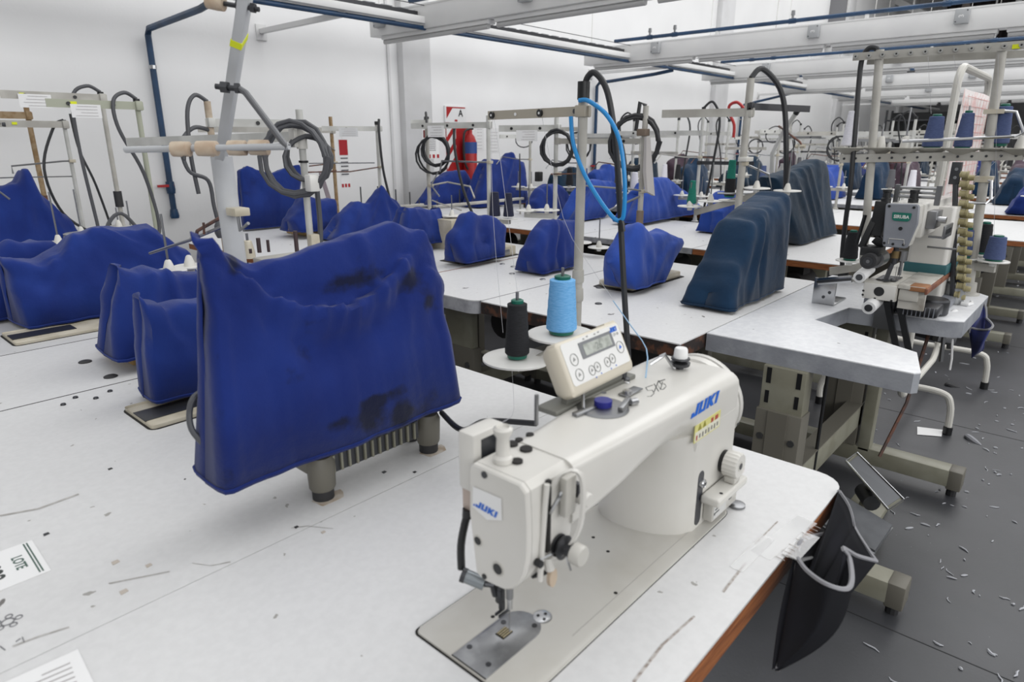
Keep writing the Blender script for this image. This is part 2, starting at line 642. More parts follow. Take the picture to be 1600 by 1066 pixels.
# ------------------------------------------------------------------ tables
def leg_frame(root, x, y0, y1, full=False):
    """Steel end frame: foot bar, two-stage column, top rail, feet."""
    yc = (y0 + y1) / 2 + .04
    f = MB().box(x - .035, x + .035, y0 + .01, y1 - .02, .04, .1, .004).build('foot_bar', LEGM, root)
    for y in (y0 + .008, y1 - .06):
        MB().box(x - .037, x + .037, y, y + .04, .035, .102, .004).build('end_cap', LEGD, f)
        MB().cyl((x, y + .02, 0), (x, y + .02, .04), .02, n=10).build('levelling_foot', DARK, f)
    c = MB().box(x - .025, x + .025, yc - .1, yc + .1, .1, .46, .004).build('lower_column', LEGD, root)
    c2 = MB().box(x - .02, x + .02, yc - .085, yc + .085, .4, .7, .004).build('upper_column', LEGM, root)
    for k in (-1, 1):
        MB().cyl((x - .03, yc + k * .06, .38), (x + .03, yc + k * .06, .38), .014, n=8).build('bolt', STEEL, c)
    MB().box(x - .02, x + .02, y0 + .06, y1 - .04, .685, .715).build('top_rail', LEGM, root)


def table(label, x0, x1, y0, y1, edge, top=LAM, rad=.03, th=.035, legs=True, poly=None, name='sewing_table', z=T):
    r = thing(name, label, 'table', ((x0 + x1) / 2, (y0 + y1) / 2, 0), 'white sewing tables')
    poly = poly or rrect(x0, x1, y0, y1, rad)
    MB().prism(poly, z - .004, z).build('laminate', top, r)
    MB().prism(poly, z - th, z - .004).build('tabletop', edge, r)
    if legs:
        for x in (x0 + .22, x1 - .22):
            leg_frame(r, x, y0, y1)
        MB().box(x0 + .22, x1 - .22, y1 - .22, y1 - .16, .2, .28, .003).build('stretcher', LEGM, r)
        m = MB()
        m.cyl((x0 + .45, (y0 + y1) / 2, .52), (x0 + .7, (y0 + y1) / 2, .52), .075, n=16)
        m.box(x0 + .5, x0 + .62, (y0 + y1) / 2 - .05, (y0 + y1) / 2 + .05, .58, z - th)
        m.build('motor', DARK, r)
    return r


def plug(root, x, y, r=.02, m=DARK, z=T):
    MB().lathe((x, y, z - .002), [(r, 0), (r, .004), (r * .8, .006)], n=16).build('hole_plug', m, root)


def seam(root, x0, x1, y, m=GAP, w=.0018):
    MB().box(x0, x1, y - w, y + w, T - .001, T + .0005).build('seam', m, root)


TA = table('white front table carrying the uncovered sewing machine', -.45, 1.222, .26, .8646, EDGEW, LAM, [.0, 0, .03, .05], .042, legs=False)
leg_frame(TA, .35, .42, .84)
leg_frame(TA, .92, .42, .84)
TB = table('broad white table under the big stained blue cover', -.45, 1.19, .866, 1.822, EDGEG, LAM, [.03, 0, 0, .03])
TC = table('narrow white table strip with two black plugs, beside the wooden based machine', -.45, 1.19, 1.826, 2.322, EDGEG, LAM, [0, 0, 0, 0])
TD = table('white table under the long slumped blue cover at the left', -.45, 1.19, 2.326, 3.3, EDGEW, LAM2, 0)
TE = table('white table at the left nearest the white wall', -.45, 1.28, 3.304, 5.3, EDGEW, LAM2, 0)
seam(TB, -.45, 1.19, 1.8225)
seam(TC, -.45, 1.19, 2.3225)
for p_ in ((133, 566), (173, 589)):
    q = pz(*p_)
    plug(TC, q.x, q.y, .017)
for p_ in ((99, 633), (150, 623), (172, 612), (118, 622)):
    q = pz(*p_)
    plug(TC if q.y > 1.826 else TB, q.x, q.y, .006, DSTEEL)
# second column of tables
TF = table('white middle table with worn dark front edge, behind the spools of the uncovered machine', 1.79, 3.06, .9, 1.758, EDGEB, LAM, [.02, 0, 0, .03], .05)
TG = table('white middle table with grey front edge, under two small blue covers', 1.77, 3.0, 1.762, 2.318, EDGEG, LAM, [0, 0, .06, 0], .055)
TH = table('white middle table behind the brown seam line', 1.75, 3.0, 2.322, 3.25, EDGEW, LAM, 0)
TI = table('white middle table close to the white wall with bare wooden end', 1.7, 3.0, 3.254, 4.7, EDGEW, LAM, 0, poly=[(1.7, 3.254), (3.0, 3.254), (3.0, 4.75), (2.1, 4.75), (1.69, 4.17)])
seam(TG, 1.77, 3.0, 2.3185, mat('brown_seam', '7a4a30', .6), .004)
seam(TF, 1.79, 3.06, 1.759, mat('grey_seam', '77777a', .6), .003)
seam(TI, 1.7, 3.0, 3.2525, mat('brown_seam', '7a4a30', .6), .002)
for p_ in ((720, 414), (785, 413), (802, 417), (848, 437), (800, 428), (700, 398), (936, 450), (935, 475)):
    q = pz(*p_)
    plug(TH if q.y > 2.32 else TG if q.y > 1.76 else TF, q.x, q.y, .014, STEEL if q.y > 1.76 else DSTEEL)
MB().box(1.80, 1.99, .94, 1.6, .3, .31, .002).build('lower_shelf', LEGD, TF)
# third and later columns
COLS = [3.56, 5.35, 7.15, 8.95, 10.8, 12.7, 14.6, 16.5]
NEARW = ['under the petrol cover and the pair of blue covers', 'in the row behind the aisle of petrol covers']
for ci, x in enumerate(COLS):
    for k, (a, b) in enumerate(((.9, 1.756), (1.762, 2.6), (2.606, 3.4), (3.406, 4.2), (4.206, 5.1))):
        w = ['first', 'second', 'third', 'fourth', 'fifth'][k]
        n = ['third', 'fourth', 'fifth', 'sixth', 'seventh', 'eighth', 'ninth', 'tenth'][ci]
        table('white sewing table, %s from the aisle in the %s row from the camera' % (w, n), x, x + 1.2, a, b, EDGEW if k % 2 == 0 else EDGEG, LAM, 0)
    if ci:
        table('white sewing table with pale legs at the open aisle in the %s row' % n, x - .15, x + 1.15, .3, .894, EDGEW, LAM, .02)

# ------------------------------------------------------------------ cloth covers
def cover(label, x0, x1, yc, hw, prof, m, zb=None, zd=.012, e=.42, top=.55, seed=0, amp=.011, folds=(), skew=0., ends=(.35, .35), nu=44, nt=40,
          group='blue cloth machine covers', shape=None, hem=True, swing=0., tx=None):
    """Loose cloth hood over a machine lying along x. prof: (x, height) of its ridge; hw half width at the hem,
    top the share of it left at the ridge; folds: creases as (u, v, u, v, width, depth, side)."""
    zb = T + zd if zb is None else zb
    bm = MB()
    rings = []
    L = x1 - x0
    off = V((seed * 3.17, seed * 1.73, seed * .71))

    def ridge(x):
        for (a, za), (b, zb_) in zip(prof, prof[1:]):
            if x <= b or b == prof[-1][0]:
                t = min(1, max(0, (x - a) / (b - a)))
                t = t * t * (3 - 2 * t) * .6 + t * .4
                return za + (zb_ - za) * t
        return prof[-1][1]
    for i in range(nu + 1):
        u = i / nu
        # ends: rings gather so the end face is cloth too
        du = min(u, 1 - u) * nu
        x = x0 + L * u
        xt = x if tx is None else tx[0] + (tx[1] - tx[0]) * u
        zt = ridge(xt)
        k = 1.
        if i < 4:
            k = (.0, .6, .88, .98)[i]
            x = x0 + L * (.0, .003, .012, .03)[i]
        if i > nu - 4:
            k = (.0, .6, .88, .98)[nu - i]
            x = x1 - L * (.0, .003, .012, .03)[nu - i]
        ring = []
        for j in range(nt + 1):
            th = PI * j / nt
            c, s_ = math.cos(th), math.sin(th)
            yy = math.copysign(abs(c) ** e, c)
            vv = abs(s_) ** e if s_ > 1e-6 else 0
            h = zt - zb
            w = hw * (1 - (1 - top) * vv)
            if shape:
                w *= shape(u, vv)
            side = -1 if yy < 0 else 1
            # cloth pulled in between the hem and the ridge
            w *= 1 - .06 * math.sin(PI * vv)
            P = V((x + skew * vv * h + (0 if tx is None else (xt - (x0 + L * u)) * vv), yc + yy * w * k + swing * vv, zb + h * vv))
            n1 = noise.noise(P * 4.2 + off)
            n2 = noise.noise(V((P.x * 15, P.y * 15, P.z * 3.5)) + off)
            n3 = noise.noise(V((P.x * 8 + P.z * 6, P.y * 8, P.z * 8 - P.x * 5)) + off * 2)
            n4 = noise.noise(V((P.x * 17 - P.z * 9, P.y * 15, P.z * 12 + P.x * 8)) + off * 3)
            d = amp * (1.4 * n1 + .5 * n2 * (1.2 - vv) + 1.7 * (.22 - abs(n3)) + .7 * (.2 - abs(n4)))
            dp_ = dn_ = 0
            for (u0, v0, u1, v1, wd, am, sd) in folds:
                if sd and sd != -side:
                    continue
                ax, ay = (u - u0) * L, (vv - v0) * h
                bx, by = (u1 - u0) * L, (v1 - v0) * h
                t = max(0, min(1, (ax * bx + ay * by) / (bx * bx + by * by + 1e-9)))
                dd = math.hypot(ax - bx * t, ay - by * t)
                f_ = am * math.exp(-(dd / wd) ** 2) - .35 * am * math.exp(-((dd - 1.9 * wd) / wd) ** 2)
                dp_, dn_ = max(dp_, f_), min(dn_, f_)
            d += dp_ + dn_
            outw = V((0, yy, .0)) * (1 - vv * .7) + V((0, 0, 1)) * vv
            if k < .9:
                outw = outw * .4 + V(((-1 if u < .5 else 1), 0, 0)) * .8
            P += outw * d
            if vv < .02:
                P.z = zb + .004 * noise.noise(P * 9 + off) + (.0 if zb < T + .03 else .012 * noise.noise(P * 3 + off))
            if P.z < T + .003:
                P.z = T + .003
            ring.append(P)
        rings.append(ring)
    bm.loft(rings, cap=(False, False), closed=False)
    # close the two ends
    rs = [rings[0], rings[-1]]
    bmesh.ops.remove_doubles(bm.bm, verts=bm.bm.verts[:], dist=.0004)
    o = bm.build('machine_cover', m, None, ang=75)
    tag(o, label, 'machine cover', group)
    mod = o.modifiers.new('thick', 'SOLIDIFY')
    mod.thickness = .002
    mod.offset = -1
    if hem:
        h = MB()
        pts = [r_[0] for r_ in rings] + [r_[-1] for r_ in rings[::-1]]
        h.tube([p + V((0, 0, .006)) for p in pts], .0022, n=5, closed=True)
        h.build('hem', m, o)
    return o


def head(label, x0, x1, y0, y1, h, m=CREAM, feet=False):
    """The part of a covered machine that shows below its hood: bed on the table and its oil-stained plate."""
    r = thing('sewing_machine', label, 'sewing machine', ((x0 + x1) / 2, (y0 + y1) / 2, T), 'machines under the covers')
    MB().box(x0, x1, y0, y1, T + .001, T + h, .008).build('bed', m, r)
    return r


BL = 'blue cloth machine covers'
# the big one over a machine on rubber feet
Y6 = .955
c6 = [py(312, 366, Y6), py(322, 374, Y6), py(345, 389, Y6), py(400, 411, Y6), py(440, 404, Y6), py(520, 379, Y6), py(612, 351, Y6), py(650, 362, Y6), py(676, 384, Y6)]
prof6 = [(p.x, p.z) for p in c6]
b6l, b6r = py(352, 768, .895), py(720, 606, .9)
cover('biggest royal blue cover with oil stains and two sagging folds, in the centre left', .362, .862, .96, .064, prof6, BLUEB, zb=.845, e=.3, top=.3, seed=3, amp=.005, nu=84, nt=60, tx=(prof6[0][0], prof6[-1][0]),
      folds=[(.01, .99, .14, .84, .016, .022, 1), (.14, .84, .28, .72, .021, .036, 1), (.28, .72, .4, .65, .024, .046, 1), (.4, .65, .52, .62, .025, .05, 1), (.52, .62, .66, .67, .024, .044, 1), (.66, .67, .78, .77, .021, .034, 1), (.78, .77, .93, .96, .016, .018, 1), (.05, .88, .3, .46, .03, .02, 1), (.3, .46, .5, .38, .03, .022, 1), (.5, .38, .7, .46, .03, .022, 1), (.7, .46, .93, .74, .03, .02, 1),
             (.93, .97, .985, .05, .014, .008, 1), (.25, .1, .55, .3, .05, -.010, 1), (.045, .96, .06, .03, .007, .005, 1), (.3, .02, .9, .1, .05, .008, 1), (.6, .95, .7, .6, .015, .008, 1), (.93, .97, .8, .3, .018, .007, 1)])
r = thing('sewing_machine', 'machine on dark rubber feet under the biggest stained blue cover', 'sewing machine', (.62, 1.0, T), 'machines under the covers')
MB().box(.52, .82, .93, 1.0, .80, .84, .006).build('bed', LEGD, r)
g = MB().box(.55, .755, .918, .926, .795, .83).build('grille', DSTEEL, r)
for i in range(12):
    x = .56 + i * .0165
    MB().box(x, x + .004, .914, .922, .796, .829).build('grille_bar', LEGM, g)
for (x, y) in ((.545, .93), (.79, .93), (.8, 1.0)):
    f = MB().lathe((x, y, T + .001), [(.021, .018), (.023, .022), (.025, .07), (.02, .08)], n=18).build('foot', LEGD, r)
    MB().lathe((x, y, T + .0005), [(.019, 0), (.019, .02)], n=18).build('rubber_pad', DARK, f)
MB().tube([py(330, 605, 1.02), py(304, 620, 1.0), py(296, 645, 1.0), py(300, 672, .99), py(318, 694, .98)], .0048, n=8, smooth=5).build('cable', CABLEG, r)

def covp(label, FL, FR, hw, rpx, m, zf=T, yr=None, **kw):
    """Hood surveyed from its two front bottom corners and the line of its ridge."""
    a = pz(FL[0], FL[1], zf + .01)
    x1 = FR if not isinstance(FR, tuple) else pz(FR[0], FR[1], zf + .01).x
    yc = a.y + hw
    n_ = len(rpx) - 1
    tp = kw.get('top', .55) * .8
    pr = [py(p_[0], p_[1], p_[2] if len(p_) > 2 else yr if yr else yc + hw * tp * (1 - 2 * (p_[0] - rpx[0][0]) / (rpx[-1][0] - rpx[0][0]))) for p_ in rpx]
    pr = [(p_.x, p_.z) for p_ in pr]
    kw.setdefault('tx', (pr[0][0], pr[-1][0]))
    if zf > T:
        kw.setdefault('zb', zf)
    return cover(label, a.x, x1, yc, hw, pr, m, **kw)


# left group
covp('narrow blue cover standing on a metal plate, left of the biggest stained one', (245, 640), 1.0, .075, [(229, 462), (238, 465), (264, 481), (290, 472), (330, 468), (420, 470)], BLUE, e=.3, top=.75, seed=5, amp=.007, nu=40, yr=1.57,
     folds=[(.02, .97, .03, .05, .012, .01, 1), (.06, .9, .2, .5, .02, .01, 1)], zd=.02)
r = head('machine with a bare metal slide plate under the narrow blue cover', .455, 1.0, 1.45, 1.615, .006, CREAM2)
MB().box(.457, .62, 1.495, 1.565, T + .006, T + .008, .001).build('slide_plate', DSTEEL, r)
MB().prism(rrect(.45, 1.005, 1.445, 1.62, .02), T, T + .001).build('gasket', GAP, r)
covp('blue cover with gathered pointed end on a wooden base, behind the biggest stained one', (188, 563), 1.05, .115, [(178, 411), (186, 411), (204, 420), (222, 419), (265, 427), (309, 428), (390, 430)], BLUE, zf=.787, e=.42, top=.5, seed=8, amp=.009,
     folds=[(.04, .99, .02, .25, .012, .018, 0), (.1, .95, .1, .1, .02, -.012, 1), (.2, .9, .16, .1, .02, .012, 1), (.32, .95, .36, .2, .02, .014, 1)])
head('wooden based machine under the blue cover with gathered end', .585, 1.0, 1.93, 2.16, .042, WOODB)
covp('long slumped blue cover at the left with diagonal stretch folds', (38, 517), 1.08, .12, [(-6, 396), (20, 404), (48, 405), (76, 391), (118, 364), (153, 357), (242, 353), (252, 365), (287, 391), (302, 404)], BLUE, e=.34, top=.6, seed=11, amp=.009,
     folds=[(.33, .98, .1, .35, .025, .018, 1), (.45, .98, .75, .55, .02, .012, 1), (.5, .98, .85, .6, .015, .01, 1), (.02, .95, .28, .8, .02, .014, 1), (.75, .95, .95, .4, .02, .01, 1), (.33, .96, .4, .1, .03, .008, 1)], nu=60)
r = head('machine with dark slide plate under the long slumped blue cover', .42, .95, 2.405, 2.58, .007, CREAM2)
MB().box(.425, .6, 2.46, 2.53, T + .007, T + .009).build('slide_plate', DSTEEL, r)
MB().prism(rrect(.414, .955, 2.4, 2.585, .02), T, T + .001).build('gasket', GAP, r)
covp('blue cover cut off by the left picture edge, in front of the peaked one', (-80, 515), .72, .12, [(-70, 392), (0, 380), (45, 379), (70, 380), (88, 388)], BLUE, e=.4, top=.6, seed=13, amp=.01, folds=[(.5, .95, .3, .2, .04, .016, 1)])
covp('blue cover with a peaked top at the far left by the wall', (-40, 425), 1.12, .17, [(-30, 294), (0, 290), (19, 286), (31, 267), (40, 270), (61, 302), (82, 316), (105, 345), (111, 362)], BLUE, e=.42, top=.5, seed=17, amp=.011, folds=[(.6, .98, .4, .2, .04, .02, 1), (.6, .98, .85, .2, .04, .02, 1)])

# middle group
covp('tall flat blue cover against the white wall', (384, 360), (470, 352), .05, [(371, 290), (373, 268), (381, 261), (396, 266), (425, 270), (455, 260), (466, 258), (474, 285)], BLUE, e=.25, top=.7, seed=19, amp=.007, folds=[(.1, .95, .6, .6, .03, .012, 1), (.2, .95, .5, .75, .03, .01, 1)])
covp('low blue cover on a wooden base near the white wall', (470, 362), (526, 354), .14, [(441, 346), (455, 325), (469, 307), (485, 308), (497, 313), (521, 310), (529, 328)], BLUE, zf=.795, e=.42, top=.55, seed=21, amp=.009, folds=[(.3, .95, .15, .1, .02, .012, 1)])
head('wooden based machine under the low blue cover near the wall', 2.33, 2.62, 3.87, 4.14, .045, WOODB)
covp('blue cover drawn up to a sharp peak, right behind the biggest stained one', (527, 378), 2.95, .12, [(520, 352), (535, 326), (549, 314), (571, 316), (584, 303), (593, 292), (612, 308), (640, 336), (660, 350)], BLUE, e=.46, top=.4, seed=23, amp=.009,
     folds=[(.52, .98, .25, .2, .025, .02, 1), (.52, .98, .6, .3, .02, .02, 1), (.54, .98, .85, .4, .02, .02, 1), (.3, .9, .2, .1, .02, -.015, 1)])
covp('crumpled blue cover just right of the sharp peaked one', (632, 384), (688, 372), .1, [(622, 322), (640, 327), (655, 325), (668, 329), (684, 327), (691, 324)], BLUE, zf=.79, e=.42, top=.65, seed=25, amp=.013)
head('pale machine bed under the crumpled blue cover', 2.5, 2.72, 2.93, 3.1, .04, CREAM2)
covp('small blue cover with dark crease on the table left of the light blue thread cone', (730, 409), (795, 398), .085, [(693, 381), (703, 359), (719, 335), (727, 333), (755, 336), (775, 337), (787, 347), (795, 368)], BLUE, zf=.775, e=.46, top=.6, seed=27, amp=.009,
     folds=[(.25, .35, .55, .42, .012, -.018, 1), (.35, .98, .1, .2, .025, .014, 1), (.6, .95, .65, .2, .03, .01, 1)])
r = head('pale machine end showing below the small blue cover with dark crease', 2.33, 2.7, 2.375, 2.53, .055, CREAM2)
MB().prism(rrect(2.29, 2.73, 2.365, 2.56, .02), T, T + .001).build('gasket', GAP, r)
MB().box(2.55, 2.64, 2.366, 2.375, T + .012, T + .04, .003).build('badge', STEEL, r)
covp('small blue cover with one deep fold, between the light blue cone and the stand pole', (848, 430), (912, 416), .09, [(811, 398), (832, 359), (850, 344), (868, 344), (886, 346), (904, 345), (911, 372)], BLUE, e=.46, top=.6, seed=29, amp=.008,
     folds=[(.5, .98, .3, .35, .02, .024, 1), (.5, .98, .42, .3, .015, -.02, 1), (.6, .9, .75, .2, .03, .01, 1)])
covp('small bright blue cover with a pointed corner, right of the stand pole', (996, 450), (1049, 437), .085, [(936, 410), (955, 381), (975, 356), (985, 351), (1000, 357), (1015, 363), (1030, 361), (1042, 359), (1055, 366), (1073, 381)], BLUEL, zf=.775, e=.42, top=.65, seed=31, amp=.009,
     folds=[(.3, .98, .15, .2, .02, .014, 1), (.95, .9, .6, .3, .02, .012, 1), (.1, .25, .9, .2, .015, .01, 1), (.4, .9, .5, .3, .02, .01, 1)])
r = head('machine bed below the small bright blue cover with pointed corner', 2.33, 2.74, 1.4, 1.575, .03, CREAM2)
MB().prism(rrect(2.3, 2.77, 1.39, 1.59, .02), T, T + .001).build('gasket', GAP, r)
covp('large petrol blue cover with one long hanging fold, beside the grey edged table', (1143, 489), (1234, 452), .105, [(1073, 452, 1.12), (1093, 404, 1.118), (1121, 341, 1.115), (1150, 320, 1.11), (1176, 304, 1.1), (1205, 301, 1.03), (1231, 299, .97), (1247, 307, .94)], TEAL, e=.34, top=.86, seed=33, amp=.005, nu=56, nt=56,
     folds=[(.5, .97, .3, .2, .022, .022, 1), (.5, .97, .46, .22, .016, -.016, 1), (.1, .9, .05, .1, .03, .01, 1), (.25, .2, .45, .1, .025, .014, 1), (.75, .95, .9, .1, .03, .008, 1)])
covp('large dark petrol cover behind the big petrol one, folds down its side', (1252, 383), (1303, 364), .13, [(1218, 278), (1240, 270), (1258, 265), (1276, 256), (1289, 249), (1298, 254)], TEALD, e=.32, top=.55, seed=35, amp=.005, nu=56, nt=56, yr=1.36,
     folds=[(.3, .97, .34, .3, .03, .014, 1), (.48, .97, .5, .05, .022, .018, 1), (.6, .97, .63, .4, .018, .012, 1), (.1, .95, .5, .85, .02, .008, 1), (.8, .97, .6, .1, .03, .008, 1)])
# far middle
covp('low blue cover beside the red extinguisher panel', (677, 320), (744, 314), .14, [(673, 290), (682, 275), (696, 267), (724, 266), (739, 281), (745, 305)], BLUE, zf=.78, e=.42, top=.6, seed=37, amp=.01)
covp('tall pointed blue cover near the wall beside the extinguisher', (749, 325), (820, 316), .13, [(746, 262), (755, 248), (784, 252), (797, 239), (810, 247), (821, 258)], BLUE, e=.36, top=.6, seed=39, amp=.01, folds=[(.7, .98, .4, .3, .03, .02, 1)])
covp('small blue cover behind the twin spool pans', (850, 338), (885, 328), .11, [(821, 318), (838, 293), (856, 288), (877, 290), (885, 306)], BLUE, e=.42, top=.6, seed=41, folds=[(.4, .9, .3, .1, .03, .02, 1)])
covp('bright blue cover just left of the tall black cable', (907, 346), (962, 341), .12, [(902, 300), (909, 282), (952, 282), (970, 290), (981, 304)], BLUEL, e=.38, top=.7, seed=43)
covp('bright blue cover just right of the cable coil stand', (996, 348), (1062, 325), .12, [(983, 304), (998, 286), (1015, 277), (1039, 277), (1055, 288), (1064, 304)], BLUEL, zf=.775, e=.4, top=.65, seed=45, folds=[(.3, .95, .4, .1, .03, .012, 1)])
head('pale machine end right of the bright blue cover by the coil stand', 4.35, 5.05, 2.6, 2.76, .07, CREAM)
cover('blue cover half hidden by the big petrol one', 4.2, 4.6, 1.96, .12, [(4.2, .9), (4.35, 1.02), (4.6, .98)], BLUEL, e=.4, top=.7, seed=47)
# rows beyond: one hood of each colour, seen small
far = []
for (cx, bt, tp, m) in ((945, 287, 258, BLUEL), (888, 292, 262, TEALD), (1008, 290, 239, TEALD), (1065, 284, 240, MAROON), (1082, 306, 249, TEAL), (1150, 294, 259, TEALD), (1192, 292, 260, TEAL), (1234, 282, 238, MAROON),
                        (1300, 312, 256, BLUEL), (1376, 312, 250, TEAL), (1424, 302, 247, MAROON)):
    g_ = pz(cx, bt)
    if g_.y > 4.6:
        g_ = py(cx, tp, 4.75)
    far.append((g_.x - .15, g_.y + .1, m, py(cx, tp, g_.y + .1).z))
far += [(9.2, 3.9, TEALD, 1.14), (9.3, 2.6, TEAL, 1.15), (9.2, 1.9, TEALD, 1.12), (9.2, 1.1, TEAL, 1.1),
       (11.0, 3.8, MAROON, 1.18), (11.1, 3.1, BLUE, 1.1), (11.0, 2.4, MAROON, 1.16), (11.1, 1.6, TEAL, 1.1), (11.0, .95, MAROON, 1.1),
       (13.0, 3.5, BLUE, 1.12), (13.0, 2.5, TEALD, 1.14), (13.0, 1.5, MAROON, 1.12), (14.9, 3.2, TEALD, 1.14), (14.9, 2.0, BLUE, 1.12), (16.8, 2.6, MAROON, 1.12),
       (8.0, .7, TEAL, 1.08), (7.0, .5, BLUE, .98), (9.0, .55, TEALD, 1.06), (10.8, .6, BLUE, 1.05)]
keep = []
for f_ in far:
    if all(abs(f_[0] - g_[0]) > .6 or abs(f_[1] - g_[1]) > .34 for g_ in keep):
        keep.append(f_)
far = keep
nm = {BLUE.name: 'royal blue', BLUEL.name: 'bright blue', TEAL.name: 'petrol blue', TEALD.name: 'dark petrol', MAROON.name: 'aubergine'}
ORD = ['first', 'second', 'third', 'fourth', 'fifth', 'sixth', 'seventh', 'eighth', 'ninth', 'tenth', 'eleventh']
seen = {}


def far_base(x, m):
    return '%s machine cover on the %s row of tables' % (nm[m.name], ORD[1 + max(1, sum(1 for c in COLS if c <= x + .45))])


for (x, y, m, zt) in far:
    seen.setdefault(far_base(x, m), []).append(y)
for i, (x, y, m, zt) in enumerate(far):
    base = far_base(x, m)
    lst = sorted(seen[base])
    lab = base if len(lst) == 1 else base + ', ' + ('nearest the aisle' if y == lst[0] else 'nearest the wall' if y == lst[-1] else '%s from the aisle' % ORD[lst.index(y)])
    a = zt - .75
    cover(lab, x, x + .55, y, .14, [(x, T + a * .6), (x + .12, T + a * .85), (x + .28, zt - .02), (x + .42, zt), (x + .55, T + a * .7)], m, e=.42, top=.5, seed=50 + i * 2, amp=.018, nu=24, nt=22, hem=False,
          folds=[(.6, .98, .3, .1, .05, .03, 0), (.6, .98, .75, .1, .04, .02, 0)])
# ------------------------------------------------------------------ thread stands, pans, cones
def pan(root, x, y, z, r=.062, m=PAN, pin=.12, holder=True):
    p = MB().lathe((x, y, z), [(.012, -.018), (.014, -.004), (r * .6, -.003), (r, .0), (r, .004), (r * .97, .005), (.02, .003)], n=28).build('spool_pan', m, root)
    if holder:
        MB().lathe((x, y, z + .003), [(.017, 0), (.016, .01), (.009, .03), (.005, .034)], n=12).build('cone_holder', CREAM, p)
    if pin:
        MB().cyl((x, y, z), (x, y, z + pin), .0035, n=8).build('pin', STEEL, p)
    return p


def cone(label, p, h, r0, r1, m, group='thread cones', tip=True, lean=(0, 0)):
    x, y, z = p
    r = thing('thread_cone', label, 'thread cone', (x, y, z), group)
    e = .06 * h
    prof = [(r0 * .9, e)]
    n = 9
    for i in range(n + 1):
        t = i / n
        prof.append((r0 + (r1 - r0) * t + (.0007 if i % 2 else 0), e * 1.4 + (h * .92 - e * 1.4) * t))
    prof += [(r1 * .86, h * .935)]
    MB().lathe((x, y, z), prof, n=26).build('yarn', m, r)
    if tip:
        MB().lathe((x, y, z), [(r0 * .8, 0), (r0 * .86, .01), (r0 * .8, e * 1.2)], n=20).build('bobbin_foot', GRN, r)
        MB().lathe((x, y, z), [(r1 * .62, h * .9), (r1 * .66, h * .985), (r1 * .5, h), (r1 * .3, h * .98)], n=20, cap=(True, True)).build('bobbin_tip', GRN, r)
    return r


def eyelets(b, p, d, n, L, m=STEEL, side=(0, 0, 1)):
    pass


def flat_arm(root, p, ang, L, m, h=.024, w=.004, holes=2, name='guide_arm', dz=0., tag_=None):
    """Flat guide bar on the pole with thread eyelets."""
    a = math.radians(ang)
    d = V((math.cos(a), math.sin(a), dz))
    p = V(p)
    s = V((-d.y, d.x, 0))
    if s.dot(EYE - p) < 0:
        s = -s
    b = MB().bar(p - d * .02, p + d * L, w, h)
    b.box(p.x - .014, p.x + .014, p.y - .014, p.y + .014, p.z - h * .6, p.z + h * .6, .003)
    a_ = b.build(name, m, root)
    for i in range(holes):
        q = p + d * (L * (i + .6) / holes * .97)
        MB().cyl(q - s * .004, q + s * .007, .008, n=10).build('eyelet', BLACK, a_)
    if tag_:
        q = p + d * L * tag_
        MB().bar(q + s * .004 - d * .012 + V((0, 0, .002)), q + s * .004 + d * .012 + V((0, 0, .002)), .002, .014).build('yellow_mark', YEL, a_)
    return a_


def rod_arm(root, p, pts, m=STEEL, r=.003, name='guide_rod', clampm=CREAM2):
    p = V(p)
    b = MB().box(p.x - .016, p.x + .016, p.y - .014, p.y + .014, p.z - .009, p.z + .009, .002).build('rod_clamp', clampm, root)
    MB().tube([p] + [p + V(q) for q in pts], r, n=6).build(name, m, b)
    return b


def stand(label, x, y, top, r=.0105, m=POLE, cap=BLACK, base=T, group='thread stands on the table ends', lean=(0, 0)):
    o = thing('thread_stand', label, 'thread stand', (x, y, base), group)
    MB().cyl((x, y, base), (x + lean[0], y + lean[1], top), r, n=12).build('pole', m, o)
    MB().lathe((x, y, base), [(.026, 0), (.026, .006), (.016, .012), (.015, .03)], n=16).build('foot_flange', m, o)
    if cap:
        MB().cyl((x + lean[0], y + lean[1], top - .018), (x + lean[0], y + lean[1], top + .006), r * 1.25, n=12).build('pole_cap', cap, o)
    return o


def cable(root, pts, r=.006, m=CABLE, name='power_cable', k=6):
    return MB().tube(pts, r, n=8, smooth=k).build(name, m, root)


def coil(root, c, rad, n=3, r=.006, m=CABLE, nrm=(1, .3, 0), name='cable_coil', drop=.0):
    """Loops of spare cable hung on the pole."""
    q = V(nrm).normalized().to_track_quat('Z', 'Y')
    pts = []
    k = 16
    for i in range(n * k + 1):
        a = 2 * PI * i / k
        rr = rad * (1 - .1 * math.sin(i * .37)) + .006 * math.sin(i * .9)
        pts.append(V(c) + q @ V((rr * math.cos(a), rr * math.sin(a) * 1.1, .012 * math.sin(i * .21))))
    return MB().tube(pts, r, n=7).build(name, m, root)


def plugtop(root, p, m=PAN):
    return MB().box(p[0] - .018, p[0] + .018, p[1] - .018, p[1] + .018, p[2] - .055, p[2], .005).build('mains_plug', m, root)


def card(root, p, ang, w, h, m=PAPER, name='work_card', lines=4):
    a = math.radians(ang)
    d = V((math.cos(a), math.sin(a), 0))
    s = V((d.y, -d.x, 0))
    if s.dot(EYE - V(p)) < 0:
        s = -s
    p = V(p)
    c = MB().bar(p - d * w / 2, p + d * w / 2, .0015, h).build(name, m, root)
    for i in range(lines):
        z = h * (.35 - .7 * i / max(1, lines - 1))
        q = p + s * .0016 + V((0, 0, z))
        MB().bar(q - d * w * .38, q + d * w * (.38 - .3 * R.random()), .0008, h * .03).build('print_line', mat('ink_faint', 'a7a3a4', .8), c)
    return c


STL = 'thread stands on the table ends'
